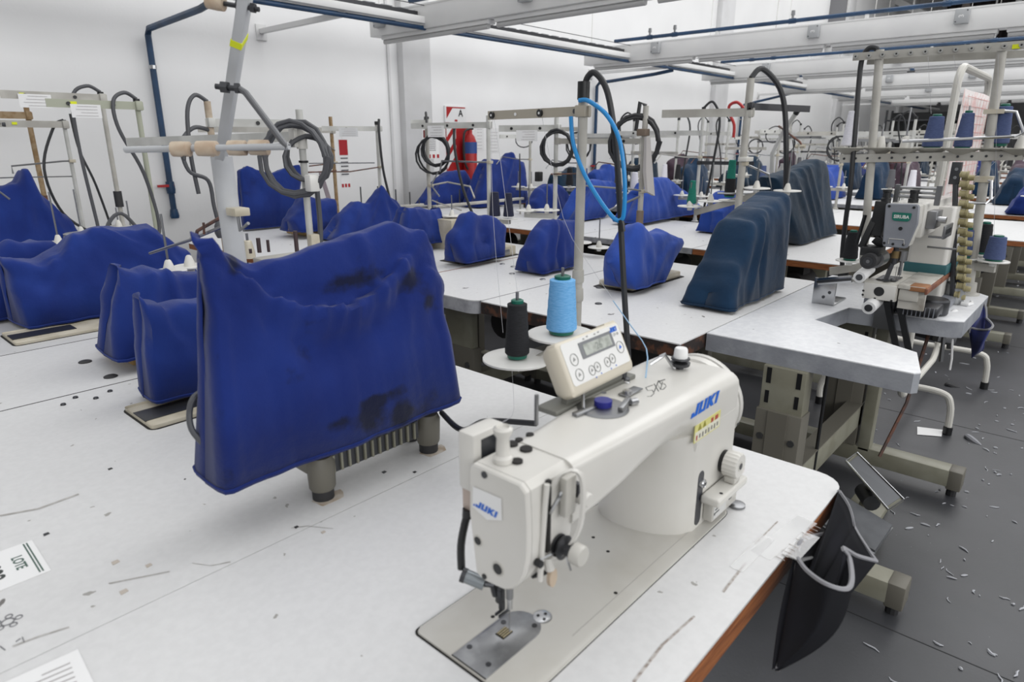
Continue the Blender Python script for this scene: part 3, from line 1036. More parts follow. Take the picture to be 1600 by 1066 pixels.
# --- the left stands, on the right-hand ends of the left tables
XA = 1.245
p = px(213, 158, XA)
o = stand('greenish thread stand with a white card, rightmost by the blue wall pipe', XA, 3.42, 1.53, .0115, mat('stand_paint_green', 'a3a695', .5))
flat_arm(o, (XA, 3.405, 1.505), 178, .36, MATS['stand_paint_green'], .034, .004, 2, tag_=.72)
card(o, (XA - .22, 3.395, 1.475), 176, .115, .055)
cable(o, [(XA, 3.42, 1.535), (XA - .05, 3.41, 1.56), (XA - .105, 3.4, 1.52), (XA - .1, 3.4, 1.4), (XA - .02, 3.41, 1.2), (XA + .01, 3.41, .95), (XA - .05, 3.4, .9), (XA - .15, 3.4, 1.03), (XA - .23, 3.4, .95), (XA - .24, 3.4, .8)], .0085, CABLEG)
pan(o, XA - .12, 3.4, .935, .075, PANG, .15)
MB().bar((XA, 3.42, .915), (XA - .2, 3.4, .915), .02, .03).build('pan_bar', MATS['stand_paint_green'], o)
o = stand('grey pole thread stand with capped cable, third from the left by the wall', XA, 3.87, 1.58, .0115, POLE)
flat_arm(o, (XA, 3.85, 1.555), 180, .42, POLE, .036, .004, 2, tag_=.8)
card(o, (XA - .29, 3.84, 1.53), 178, .13, .06)
cable(o, [(XA, 3.87, 1.585), (XA - .06, 3.86, 1.61), (XA - .13, 3.86, 1.55), (XA - .14, 3.86, 1.3), (XA - .12, 3.86, .9), (XA - .13, 3.86, .78)], .0085, CABLEG)
MB().cyl((XA, 3.87, 1.02), (XA, 3.87, 1.1), .02, n=12).build('tape_wrap', DARK, o)
pan(o, XA - .2, 3.86, .9, .08, PANG, .22)
pan(o, XA - .03, 3.84, .92, .07, PANG, .1)
MB().bar((XA, 3.87, .88), (XA - .28, 3.86, .88), .02, .03).build('pan_bar', POLE, o)
o = stand('thin grey thread stand with a low wire guide, second from the left by the wall', XA, 4.54, 1.46, .011, POLEW)
flat_arm(o, (XA, 4.52, 1.44), 186, .55, POLE, .036, .004, 1, tag_=.45)
flat_arm(o, (XA - .3, 4.5, 1.435), 184, .5, DSTEEL, .02, .004, 1, name='guide_arm_extension')
rod_arm(o, (XA, 4.52, 1.24), [(-.05, -.01, 0), (-.3, -.03, -.02), (-.3, -.03, -.06)], STEEL, .005, clampm=CREAM2)
MB().tube([(XA - .75, 4.48, 1.16), (XA - .3, 4.49, 1.16), (XA - .02, 4.5, 1.155)], .0035, n=6).build('cross_rod', STEEL, o)
cable(o, [(XA, 4.54, 1.465), (XA - .06, 4.53, 1.42), (XA - .15, 4.5, 1.2), (XA - .1, 4.5, .95), (XA + .06, 4.5, .8)], .008, CABLE)
cable(o, [(XA + .04, 4.54, 1.5), (XA + .05, 4.53, 1.3), (XA + .1, 4.52, 1.1), (XA + .15, 4.52, .8)], .007, CABLE)
o = stand('tape wrapped brownish thread stand, leftmost of the stands by the wall', 1.2, 5.05, 1.6, .015, WOODY, cap=None)
flat_arm(o, (1.2, 5.03, 1.5), 182, .5, WOODY, .04, .006, 0)
MB().cyl((1.2, 5.05, .95), (1.2, 5.05, 1.02), .019, n=12).build('tape_wrap', RUST, o)
o = stand('pale leaning post with a white cloth rag, cut by the left picture edge', .62, 4.0, 1.35, .012, POLE)
MB().loft([[V((.6, 3.97, 1.33)), V((.625, 3.97, 1.33)), V((.625, 3.95, 1.33)), V((.6, 3.95, 1.33))], [V((.58, 3.97, 1.12)), V((.68, 3.97, 1.1)), V((.68, 3.93, 1.1)), V((.58, 3.93, 1.12))]]).build('rag', mat('rag_white', 'b3afad', .9), o)
MB().tube([(.62, 3.98, 1.14), (.74, 3.98, 1.15), (.8, 3.97, 1.08)], .005, n=6).build('hook_rod', STEEL, o)
MB().tube([(.6, 3.97, 1.15), (.64, 3.96, 1.0), (.64, 3.95, .8)], .008, n=6).build('red_hose', mat('hose_red', '7c1626', .4), o)

# --- stand e: beside the wooden-based machine; white pole with a big coil of grey cable
XE, YE = 1.25, 2.06
o = stand('white pole thread stand with a big coil of grey cable, behind the biggest cover', XE, YE, 1.45, .0115, POLEW, cap=None)
MB().cyl((XE, YE, 1.325), (XE, YE, 1.4), .018, n=14).build('collar', CREAM, o)
MB().box(XE - .03, XE, YE - .005, YE + .03, 1.33, 1.395, .003).build('collar_block', CREAM, o)
a_ = flat_arm(o, (XE, YE + .01, 1.365), 103, .95, POLEW, .032, .02, 3, dz=-.02)
coil(o, (XE - .055, YE - .03, 1.3), .105, 4, .0075, CABLEG, nrm=(-.75, -.6, .1))
coil(o, (XE + .0, YE - .03, 1.3), .07, 2, .0075, CABLEG, nrm=(-.6, -.7, .1))
cable(o, [(XE + .03, YE - .02, 1.2), (XE + .03, YE - .02, 1.05), (XE + .012, YE - .02, .9), (XE, YE - .02, .78)], .009, CABLEG)
plugtop(o, (XE - .03, YE - .09, 1.245))
MB().cyl((XE, YE, 1.28), (XE, YE, 1.287), .016, n=12).build('cable_tie', BLACK, o)
MB().box(XE - .015, XE + .02, YE - .03, YE + .0, .93, 1.04, .004).build('bracket', CREAM2, o)
o = stand('pale taped thread stand with two cable loops behind the bent grey post', 1.25, 2.72, 1.5, .013, mat('tape_pale', 'b5a795', .7, col2='a39380', scale=30), cap=None)
flat_arm(o, (1.25, 2.71, 1.42), 335, .3, POLEW, .03, .004, 1)
cable(o, [(1.25, 2.72, 1.5), (1.2, 2.71, 1.52), (1.16, 2.7, 1.46), (1.15, 2.7, 1.3), (1.16, 2.7, 1.15)], .008, CABLEG)
cable(o, [(1.25, 2.72, 1.39), (1.18, 2.71, 1.4), (1.12, 2.7, 1.34), (1.13, 2.69, 1.24), (1.2, 2.69, 1.2), (1.21, 2.69, 1.1), (1.22, 2.69, 1.02)], .008, CABLEG)
MB().lathe((1.22, 2.69, .97), [(.012, 0), (.02, .02), (.018, .05), (.008, .07)], n=12).build('plug', CABLEG, o)
# --- stand f, g near the wall
XF_, = (3.05,)
o = stand('tape wrapped thread stand with thin wire rods, between the coil stand and the hanging tag', XF_, 4.59, 1.53, .014, WOODY, cap=None)
flat_arm(o, (XF_, 4.57, 1.43), 160, .95, POLE, .04, .02, 2)
rod_arm(o, (XF_, 4.57, 1.19), [(-.1, -.02, -.01), (-.25, -.03, -.02)], RUST, .005)
MB().tube([(XF_, 4.56, 1.13), (XF_ - .35, 4.54, 1.12)], .004, n=6).build('guide_rod', RUST, o)
MB().tube([(XF_, 4.56, 1.28), (XF_ - .12, 4.54, 1.35)], .004, n=6).build('guide_rod', STEEL, o)
MB().loft([[V((XF_ - .2, 4.5, 1.12)), V((XF_ - .17, 4.5, 1.12)), V((XF_ - .17, 4.49, 1.12)), V((XF_ - .2, 4.49, 1.12))], [V((XF_ - .12, 4.5, .8)), V((XF_ - .08, 4.5, .8)), V((XF_ - .08, 4.49, .8)), V((XF_ - .12, 4.49, .8))]]).build('cloth_tape', mat('tape_strip', '8a7f86', .8), o)
o = stand('thread stand with a black cable by a red and white hanging tag', 3.06, 4.03, 1.48, .012, POLEW)
flat_arm(o, (3.06, 4.0, 1.435), 150, .4, POLEW, .032, .004, 1)
card(o, (2.85, 4.08, 1.41), 150, .13, .06, mat('clear_card', 'c9cacb', .3))
cable(o, [(3.06, 4.0, 1.5), (3.04, 3.98, 1.4), (3.05, 3.97, 1.15), (3.09, 3.95, .9), (3.1, 3.95, .77)], .009)
b = rod_arm(o, (3.06, 4.01, 1.17), [(-.2, .1, -.03), (-.45, .25, -.03)], RUST, .0045)
MB().tube([(3.0, 4.0, 1.2), (2.62, 4.25, 1.2)], .004, n=6).build('guide_rod', STEEL, o)
tg = thing('warning_tag', 'long red and white printed tag hanging from a wire rod by the wall', 'tag', py(538, 270, 4.16))
DRED = mat('print_red', 'a31f28', .7)
q0 = py(538, 256, 4.16)
a_ = MB().box(q0.x - .04, q0.x + .04, 4.159, 4.161, q0.z - .17, q0.z + .17, 0).build('card', PAPER, tg)
MB().box(q0.x - .035, q0.x + .035, 4.157, 4.159, q0.z + .06, q0.z + .165).build('red_heading', DRED, tg)
for i in range(5):
    MB().box(q0.x - .03, q0.x + .03, 4.156, 4.159, q0.z + .035 - i * .028, q0.z + .043 - i * .028).build('print_line', mat('ink_grey', '55555a', .8), tg)
for i in range(3):
    MB().box(q0.x - .035 + i * .027, q0.x - .018 + i * .027, 4.157, 4.159, q0.z - .165, q0.z - .14).build('red_block', DRED, tg)
MB().tube([(q0.x, 4.16, q0.z + .16), (q0.x - .01, 4.17, q0.z + .22)], .002, n=5).build('string', PAPER, tg)

# --- stands h, i, j, l, m of the middle tables
XM = 3.07
o = stand('thread stand with a white card and two navy cones, before the extinguisher', XM, 2.93, 1.5, .0135, POLEW, cap=None)
flat_arm(o, (XM, 2.92, 1.445), 100, .62, POLEW, .036, .006, 3)
card(o, (XM - .1, 3.3, 1.41), 100, .13, .07)
b = rod_arm(o, (XM, 2.92, 1.225), [(-.05, .08, 0), (-.02, .42, .0), (-.03, .43, -.07)], STEEL, .006)
MB().tube([(XM - .05, 3.35, 1.15), (XM - .2, 3.25, 1.08), (XM - .25, 3.12, 1.02)], .005, n=6).build('guide_rod', STEEL, o)
cable(o, [(XM - .03, 3.2, 1.46), (XM - .05, 3.18, 1.3), (XM - .04, 3.12, 1.05), (XM - .02, 3.0, .8)], .009)
coil(o, (XM - .02, 3.4, 1.3), .09, 3, .008, CABLE, nrm=(-1, -.5, 0))
for (dx, dy) in ((.04, -.13), (.0, -.05)):
    pan(o, XM + dx, 2.93 + dy, .88, .06, PAN, .0, False)
MB().bar((XM, 2.93, .865), (XM + .03, 2.78, .865), .025, .03).build('pan_bar', POLEW, o)
NAVY = mat('yarn_navy', '1c1f33', .85, col2='262a42', scale=90, stretch=(1, 1, 8))
cone('dark navy thread cone, left of the pair before the tall pointed cover', (XM + .0, 2.88, .886), .17, .035, .024, NAVY, tip=False)
cone('dark navy thread cone leaning right of its twin before the tall pointed cover', (XM + .04, 2.8, .886), .165, .034, .02, NAVY, tip=False)
cone('small black thread cone with green tip behind the small creased cover', (2.98, 3.02, .775), .13, .026, .018, mat('yarn_black', '17181b', .9, col2='202125', scale=90, stretch=(1, 1, 8)))
o = stand('thread stand with bent wire rods in front of the red warning board', XM, 3.5, 1.5, .0135, POLE, cap=BLACK)
flat_arm(o, (XM, 3.48, 1.46), 150, .12, POLEW, .05, .004, 0)
b = rod_arm(o, (XM, 3.48, 1.06), [(.1, -.06, .02), (.1, -.28, 0), (.0, -.42, -.06)], POLE, .006)
MB().tube([(XM, 3.47, .96), (XM - .1, 3.3, .96), (XM - .13, 3.05, .93)], .005, n=6).build('guide_rod', POLE, o)
cable(o, [(XM, 3.5, 1.5), (XM - .03, 3.47, 1.53), (XM - .06, 3.43, 1.46)], .008)
coil(o, (XM - .03, 3.42, 1.27), .11, 2, .007, CABLE, nrm=(-1, -.5, 0))
o = stand('thread stand with twin white spool pans left of the black capped pole', XM, 2.4, 1.5, .0125, POLEW)
flat_arm(o, (XM, 2.39, 1.42), 110, .36, POLEW, .036, .004, 2)
flat_arm(o, (XM, 2.39, 1.35), 285, .5, POLE, .03, .004, 2, name='cross_bar')
card(o, (XM - .07, 2.56, 1.38), 110, .13, .06)
coil(o, (XM - .02, 2.38, 1.32), .085, 3, .008, CABLE, nrm=(-1, -.6, 0))
plugtop(o, (XM - .03, 2.5, 1.18), BLACK)
rod_arm(o, (XM, 2.38, 1.17), [(-.04, .02, .0), (-.06, -.2, .01)], RUST, .004)
pan(o, XM - .06, 2.55, .955, .075, PAN, .15)
pan(o, XM - .05, 2.42, .965, .075, PAN, .15)
MB().bar((XM, 2.4, .93), (XM - .06, 2.58, .93), .02, .03).build('pan_bar', POLEW, o)
pan(o, XM - .4, 2.85, .93, .06, PAN, .12)
MB().box(XM - .5, XM - .35, 2.75, 2.95, T, .92).build('pan_block', CREAM2, o)
o = stand('thread stand with thick black cable coil and white rag, by the blue hose', XM, 1.83, 1.52, .014, POLE, cap=None)
coil(o, (XM - .02, 1.88, 1.35), .12, 4, .009, CABLE, nrm=(-1, -.6, 0))
MB().tube([(XM, 1.83, 1.52), (XM - .01, 1.86, 1.54), (XM - .02, 1.87, 1.4)], .01, n=7).build('power_cable', CABLE, o)
MB().box(XM - .03, XM + .02, 1.81, 1.86, 1.375, 1.41, .004).build('clamp_block', mat('clamp_brown', '75675a', .6), o)
MB().loft([[V((XM - .025, 1.815, 1.37)), V((XM - .015, 1.8, 1.37)), V((XM - .01, 1.79, 1.37)), V((XM - .03, 1.8, 1.37))], [V((XM - .03, 1.81, 1.2)), V((XM + .01, 1.79, 1.2)), V((XM + .012, 1.775, 1.2)), V((XM - .03, 1.79, 1.2))], [V((XM - .03, 1.79, 1.1)), V((XM + .0, 1.765, 1.08)), V((XM + .004, 1.75, 1.08)), V((XM - .03, 1.775, 1.1))]]).build('rag', mat('rag_white', 'b3afad', .9), o)
rod_arm(o, (XM, 1.82, 1.1), [(-.05, .02, .01), (-.1, .3, .02)], STEEL, .005)
MB().tube([(XM, 1.82, 1.08), (XM - .12, 1.95, 1.0)], .006, n=6).build('stay_rod', STEEL, o)
MB().cyl((XM, 1.83, .9), (XM, 1.83, 1.0), .019, n=12).build('tape_wrap', mat('clamp_brown', '75675a', .6), o)
for (dx, dy, z) in ((-.15, 2.1 - 1.83, .82), (-.12, 2.0 - 1.83, .8)):
    pan(o, XM + dx, 1.83 + dy, z, .06, PAN, .16)
o = stand('tall pale thread stand with two guide arms behind the big petrol cover', XM, 1.3, 1.62, .0165, POLE, cap=None)
flat_arm(o, (XM, 1.29, 1.475), 105, .4, POLE, .036, .02, 3)
flat_arm(o, (XM, 1.29, 1.5), 345, .45, DSTEEL, .03, .004, 1, name='cross_bar')
cable(o, [(XM, 1.3, 1.62), (XM + .05, 1.27, 1.66), (XM + .13, 1.2, 1.55), (XM + .15, 1.16, 1.3), (XM + .16, 1.14, 1.05)], .012)
MB().box(XM - .03, XM + .05, 1.27, 1.31, 1.26, 1.28, .003).build('rod_clamp', CREAM, o)
rod_arm(o, (XM, 1.29, 1.25), [(.1, -.08, -.05), (.12, -.1, -.14), (.0, .12, -.14)], STEEL, .005)
for i, (a, b) in enumerate(((1078, 323), (1110, 315), (1182, 295), (1230, 299))):
    q = py(a, b, [1.58, 1.49, 1.24, 1.13][i])
    pan(o, q.x, q.y, q.z, .062, PAN, .19 if i in (1, 3) else .12)
q0, q1 = py(1078, 323, 1.58), py(1182, 295, 1.24)
MB().bar(V(q0) + V((.02, -.02, -.03)), V(q1) + V((0, .0, -.03)), .02, .03, bev=.002).build('pan_bar', POLE, o)
YG = mat('yarn_green', '0e6a5a', .8, col2='137565', scale=90, stretch=(1, 1, 8))
q = py(1080, 322, 1.58)
cone('dark green thread cone on the pan left of the tall green one', (q.x, q.y, q.z + .005), .13, .024, .013, YG, tip=False)
q = py(1139, 312, 1.38)
pan(o, q.x, q.y, q.z - .005, .05, PAN, 0, False)
c_ = cone('tall slim green thread cone with a black lower half', (q.x, q.y, q.z), .2, .024, .016, YG, tip=False)
MB().lathe((q.x, q.y, q.z), [(.0255, .02), (.024, .1)], n=20).build('black_wrap', MATS['yarn_black'], c_)

hs = MB().tube([px(1163, 170, 5.2), px(1152, 160, 5.2), px(1140, 165, 5.2), px(1140, 178, 5.2), px(1147, 195, 5.2), px(1146, 215, 5.2)], .012, n=8, smooth=6).build('red_hose', mat('hose_bright_red', 'a82a2a', .4))
tag(hs, 'looping red hose behind the tall pale thread stand', 'hose')
# bent white post beyond
o = stand('bent white post with a black tip and wire arm, right of the tall thread stand', 4.82, 1.75, 1.2, .016, POLEW, cap=None)
q = [V((4.82, 1.75, 1.18)), px(1205, 288, 4.82), px(1207, 240, 4.82), px(1225, 205, 4.78), px(1243, 178, 4.75)]
MB().tube(q[:2] + q[1:], .016, n=8).build('bent_pole', POLEW, o)
MB().cyl(q[4], q[4] + (q[4] - q[3]) * .25, .019, n=10).build('pole_tip', BLACK, o)
MB().tube([px(1217, 197, 4.78), px(1250, 222, 4.7), px(1253, 228, 4.7)], .007, n=6).build('wire_arm', RUST, o)
for k in (1243, 1250, 1254):
    MB().cyl(px(k, 229, 4.7), px(k + 4, 229, 4.7), .013, n=10).build('guide_ring', CREAM2, o)

# --- many more of them down the hall: three patterns, copied
protos = []
for k in range(4):
    o = stand('p', 0, 0, [1.5, 1.55, 1.47, 1.6][k], .012, [POLE, POLEW, POLE, POLEW][k], cap=BLACK if k % 2 else None, base=T)
    flat_arm(o, (0, 0, 1.42), [110, 95, 170, 100][k], [.4, .6, .35, .7][k], POLEW if k else POLE, .034, .006, 2)
    if k != 2:
        flat_arm(o, (0, 0, [1.36, 1.28, 0, 1.2][k]), [290, 270, 0, 280][k], .4, [STEEL, POLE, STEEL, DSTEEL][k], .026, .004, 1, name='cross_bar')
    rod_arm(o, (0, 0, 1.15 + .03 * k), [(-.05, .1, 0), (-.05, .3, .02), (-.1, .33, -.05)], [STEEL, RUST, STEEL, POLE][k], .005)
    if k == 0:
        coil(o, (-.03, .03, 1.3), .1, 2, .007, CABLE, nrm=(-1, -.5, 0))
    elif k == 1:
        cable(o, [(0, 0, 1.55), (-.02, .06, 1.6), (-.03, .12, 1.5), (-.02, .05, 1.2), (0, .02, .8)], .007)
    elif k == 2:
        coil(o, (-.03, .05, 1.4), .07, 1, .005, CABLE, nrm=(-1, -.7, 0))
    else:
        cable(o, [(0, 0, 1.6), (.02, -.06, 1.64), (.03, -.12, 1.5), (.02, -.1, 1.2), (0, -.06, .8)], .009)
    pan(o, -.05, .1, .95, .065, PAN, .15)
    pan(o, -.05, -.06, .95, .065, PAN, .15)
    MB().bar((-.04, .13, .93), (-.04, -.09, .93), .02, .025).build('pan_bar', POLE, o)
    protos.append(o)
rows = ['third', 'fourth', 'fifth', 'sixth', 'seventh', 'eighth', 'ninth', 'tenth']
cp = []
used = [False] * 4
YARNS = [mat('yarn_blue', '4a587f', .85, col2='414d73', scale=90, stretch=(1, 1, 8)), MATS['yarn_black'], mat('yarn_white', 'e0dfe6', .8, col2='d5d4dc', scale=90, stretch=(1, 1, 8)), mat('yarn_grey', '5c5c60', .85), mat('yarn_maroon', '3d2028', .85), mat('yarn_red', 'c0203c', .8)]
conep = {}
for ci, x in enumerate(COLS):
    ys = [1.3, 1.85, 2.4, 2.95, 3.5, 4.05] if ci else [3.55, 4.1, 2.9, 2.35]
    if ci:
        ys = [.42] + ys
    for k, y in enumerate(ys):
        kk = (ci * 3 + k * 2 + (k // 2)) % 4
        if not used[kk]:
            o = protos[kk]
            used[kk] = True
        else:
            o = copy_tree(protos[kk])
        sx = x + 1.24 + R.uniform(-.03, .03)
        o.location = (sx, y + R.uniform(-.08, .08), T)
        o.scale = (1, 1, R.uniform(.94, 1.06))
        o['label'] = 'pale thread stand at the far ends of the %s row of tables' % rows[ci]
        o['group'] = 'thread stands of the %s row' % rows[ci]
        o['category'] = 'thread stand'
        if ci < 4 and (k + ci) % 2 == 0:
            for dy in (.1, -.06):
                mi = (ci + k + (dy > 0)) % 5
                cx, cy = o.location.x - .05, o.location.y + dy
                if mi not in conep:
                    c_ = cone('c', (cx, cy, .957), .17, .034, .022, YARNS[mi], tip=False)
                    conep[mi] = c_
                else:
                    c_ = copy_tree(conep[mi])
                c_.location = (cx, cy, T + (.957 - T) * o.scale.z + .002)
                c_['label'] = '%s thread cone standing on a pan in the %s row of tables' % (['blue', 'black', 'white', 'grey', 'maroon'][mi], rows[ci])
                c_['group'] = '%s thread cones of the %s row' % (['blue', 'black', 'white', 'grey', 'maroon'][mi], rows[ci])

# --- the grey bent post with rings in front of everything at the left
D0 = px(372, 398, .64)
gx, gy = D0.x, D0.y
o = thing('spool_post', 'thick bent grey post with a rod of pale wooden rings, behind the biggest blue cover', 'thread stand', (gx, gy, T))
ptop = EYE + ray(392, -60) * 1.06
pm = px(346, 245, .64)
GREYP = mat('post_grey', 'b9bbbe', .5, col2='aeb0b3', scale=6)
MB().cyl((gx, gy, T), pm, .021, n=18).build('lower_tube', GREYP, o)
d = (ptop - pm).normalized()
MB().bar(pm - d * .02, ptop, .041, .018, up=(RT.x, RT.y, 0), bev=.003).build('upper_bar', GREYP, o)
MB().lathe((gx, gy, T), [(.045, 0), (.045, .008), (.025, .014), (.0235, .04)], n=18).build('foot_flange', GREYP, o)
q = pm + d * ((EYE + ray(374, 66) * 1.15) - pm).length
MB().bar(q - d * .006, q + d * .006, .0425, .0195, up=(RT.x, RT.y, 0)).build('yellow_mark', YEL, o)
DR = 1.17


def dp(x, y, dd=DR):
    return EYE + ray(x, y) * dd


rod = MB().cyl(dp(196, 234, 1.2), dp(452, 229, 1.14), .0058, n=12).build('ring_rod', GREYP, o)
RING = mat('ring_wood', 'c2b29e', .5, col2='b09a84', scale=30)
for (x, w) in ((283, 15), (324, 17), (371, 15), (405, 16)):
    a, b = dp(x - w, 233 - (x - 283) * .02), dp(x + w, 233 - (x - 283) * .02)
    MB().lathe(a, [(.0075, 0), (.013, .002), (.0135, (b - a).length * .5), (.013, (b - a).length - .002), (.0075, (b - a).length)], axis=(b - a), n=20).build('wooden_ring', RING, o)
MB().cyl(dp(288, 240), dp(288, 250), .003, n=8).build('ring_screw', DSTEEL, o)
# the bolt and the long stay that carries the rod
b = MB().cyl(dp(337, 135, 1.16), dp(374, 139, 1.16), .005, n=10)
b.cyl(dp(346, 136, 1.16), dp(357, 137, 1.16), .0105, n=6)
b.cyl(dp(368, 138, 1.16), dp(374, 138, 1.16), .0095, n=6)
b.build('cross_bolt', DSTEEL, o)
MB().tube([dp(374, 139, 1.16), dp(384, 145, 1.16), dp(445, 226, 1.14), dp(450, 230, 1.14)], .0058, n=10).build('stay_rod', mat('stay_grey', '66676a', .4, .3), o)
b = MB().cyl(dp(322, 1, 1.1), dp(405, 15, 1.1), .004, n=10)
b.cyl(dp(370, 8, 1.1), dp(378, 9, 1.1), .009, n=6)
b.cyl(dp(392, 12, 1.1), dp(399, 13, 1.1), .008, n=6)
b.build('cross_bolt', DSTEEL, o)
a, b2 = dp(322, 1, 1.1), dp(350, 6, 1.1)
MB().lathe(a, [(.006, 0), (.012, .002), (.0125, .02), (.012, (b2 - a).length)], axis=(b2 - a), n=18).build('wooden_ring', RING, o)
# low rods clamped to the post
cl = px(371, 330, .64)
MB().box(cl.x - .02, cl.x + .012, cl.y - .03, cl.y + .01, cl.z - .008, cl.z + .008, .002).build('rod_clamp', CREAM2, o)
MB().tube([px(371, 333, .63), px(375, 360, .63), px(388, 349, .63)], .0035, n=6).build('guide_rod', STEEL, o)
MB().tube([px(348, 338, .66), px(308, 361, .68), px(307, 368, .68)], .004, n=6).build('guide_rod', RUST, o)
MB().tube([px(234, 396, .7), px(300, 374, .68), px(352, 352, .66)], .0038, n=6).build('guide_rod', STEEL, o)
MB().cyl(px(318, 348, .66), px(319, 366, .66), .003, n=6).build('guide_pin', RUST, o)
# spool pins and pan of the machine behind the biggest cover
o = thing('spool_rack', 'low rack of dark spool pins and one cream cone holder behind the biggest cover', 'spool rack', (.85, 1.35, T))
pr = [px(403, 372, .78), px(418, 375, .8), px(461, 361, .84), px(391, 389, .76)]
for i, q in enumerate(pr):
    MB().cyl((q.x, q.y, 1.09), q, .0052 if i in (0, 2) else .0038, n=8).build('spool_pin', mat('pin_brown', '3c2e30', .4), o)
q = px(388, 388, .95)
MB().lathe((q.x, q.y, q.z), [(.019, -.03), (.018, -.01), (.0115, .022), (.009, .024)], n=14).build('cone_holder', CREAM2, o)
MB().cyl(q, q + V((0, 0, .045)), .004, n=8).build('spool_pin', STEEL, o)
MB().box(.72, .98, 1.27, 1.44, 1.08, 1.095, .004).build('rack_plate', POLE, o)
for xx in (.76, .94):
    MB().cyl((xx, 1.4, T), (xx, 1.4, 1.085), .009, n=10).build('rack_post', POLE, o)
o = thing('thread_stand', 'low pair of white spool pans with a thin pin, behind the narrow blue cover', 'thread stand', (.9, 1.9, T), STL)
for (a, b_, pn) in ((265, 425, .17), (297, 417, 0)):
    q = px(a, b_, .76 if a < 280 else .85)
    pan(o, q.x, q.y, q.z, .048, PAN, pn)
    MB().cyl((q.x, q.y, T), (q.x, q.y, q.z - .01), .008, n=8).build('post', POLE, o)
o = thing('thread_stand', 'white spool pan with a thin pin beside the peaked far left cover', 'thread stand', (.78, 3.4, T), STL)
q = py(92, 380, 3.4)
pan(o, q.x, q.y, q.z, .07, PAN, .22)
MB().cyl((q.x, q.y, T), (q.x, q.y, q.z - .01), .008, n=8).build('post', POLE, o)

for lab, y_, pins in (('row of thin dark spool pins behind the sharp peaked blue cover', 3.95, ((563, 292), (590, 291), (618, 296), (640, 300), (655, 312))),
                      ('row of thin spool pins by the low blue cover beside the extinguisher', 3.75, ((683, 312), (718, 296), (812, 240), (813, 258)))):
    ps = [py(a_, b_, y_) for a_, b_ in pins]
    o = thing('spool_rack', lab, 'spool rack', ((ps[0].x + ps[-1].x) / 2, y_, T), 'spool pin racks')
    for q in ps:
        MB().cyl((q.x, y_, T + .14), q, .005, n=6).build('spool_pin', DSTEEL, o)
    MB().box(ps[0].x - .03, ps[-1].x + .03, y_ - .02, y_ + .02, T + .12, T + .14, .003).build('rack_bar', POLE, o)
    for x in (ps[0].x, ps[-1].x):
        MB().cyl((x, y_, T), (x, y_, T + .13), .008, n=8).build('rack_post', POLE, o)
# ------------------------------------------------------------------ the uncovered sewing machine
JW = mat('enamel_white', 'cfcdc8', .28, col2='c9c7c1', scale=4, spec=.5)
JW2 = mat('enamel_grime', 'bfbdb7', .35, col2='b3b0a8', scale=9, lo=.45, hi=.75)
LOGOB = mat('logo_blue', '1c62c4', .5)
PANELW = mat('panel_cream', 'c9c2b2', .4)
J = thing('sewing_machine', 'uncovered white sewing machine with blue lettering and a tilted control panel, on the front table', 'sewing machine', (.71, .465, T))
ZT = 1.008
YF, YB_ = .394, .55
bedz = T + .0032
m = MB()
m.prism(rrect(.435, .985, .375, .553, [.008, .008, .028, .028]), T - .03, bedz, .002)
m.build('bed', JW2, J)
MB().prism(rrect(.4322, .9865, .3740, .5562, [.01, .01, .03, .03]), T - .002, T + .0006).build('bed_gasket', GAP, J)


def onarm(x, y, dz=0.):
    z = .996
    for _ in range(4):
        q = pz(x, y, z)
        z = .998 - .010 * max(0, min(1, (q.x - .6) / .4))
    return q + V((0, 0, dz))


def arm_sec(x, y0, y1, zb, zt, ch, inn, rt=.014, rb=.02, crown=.0):
    """Section of the arm: scooped lower front (ch high, inn deep), rounded top edges."""
    P = []
    P.append((y0 + inn + .02, zb))
    P.append((y0 + inn, zb + .006))
    for i in range(6):
        t = i / 5
        P.append((y0 + inn * (1 - t) ** 1.6, zb + .006 + (ch - .006) * t))
    P.append((y0, (zb + ch + zt - rt) / 2))
    for i in range(6):
        a = PI + PI / 2 * (-i / 5)
        P.append((y0 + rt * 1.4 + rt * 1.4 * math.cos(a), zt - rt + rt * math.sin(a)))
    for i in range(1, 4):
        t = i / 4
        P.append((y0 + rt * 1.4 + (y1 - rb - y0 - rt * 1.4) * t, zt + crown * math.sin(PI * t)))
    for i in range(6):
        a = PI / 2 - PI / 2 * i / 5
        P.append((y1 - rb + rb * math.cos(a), zt - rb + rb * math.sin(a)))
    P.append((y1, zb + .02))
    P.append((y1 - .012, zb))
    return [V((x, y, z)) for y, z in P]


m = MB()
m.loft([arm_sec(*a) for a in (
    (.5535, .3975, .496, .912, .9982, .012, .001, .012),
    (.60, .396, .500, .914, .998, .014, .003, .012),
    (.66, .395, .508, .916, .997, .022, .008, .013),
    (.72, .3945, .516, .918, .996, .034, .016, .014),
    (.77, .394, .526, .918, .995, .044, .024, .015),
    (.81, .394, .536, .912, .994, .054, .030, .016),
    (.845, .394, .545, .905, .993, .058, .030, .017),
    (.856, .394, .547, .90, .993, .052, .016, .017),
    (.866, .394, .548, .89, .992, .02, .002, .018),
    (.95, .394, .55, .89, .990, .02, .0, .02),
    (1.004, .394, .55, .89, .988, .02, .0, .02))])
# column: flat front, D-shaped towards the needle


def col_sec(z, xl):
    P = [(1.0042, YF - .0004), (.874, YF - .0004), (.868, YF + .003)]
    for i in range(1, 8):
        a = PI * .5 * i / 8
        P.append((xl + (.866 - xl) * (1 - math.sin(a)) ** 1.0, YF + .004 + .098 * (1 - math.cos(a)) ** .8))
    P += [(xl, .505), (xl + .006, .528), (xl + .02, .545), (.9, YB_), (1.004, YB_)]
    return [V((x, y, z)) for x, y in P]


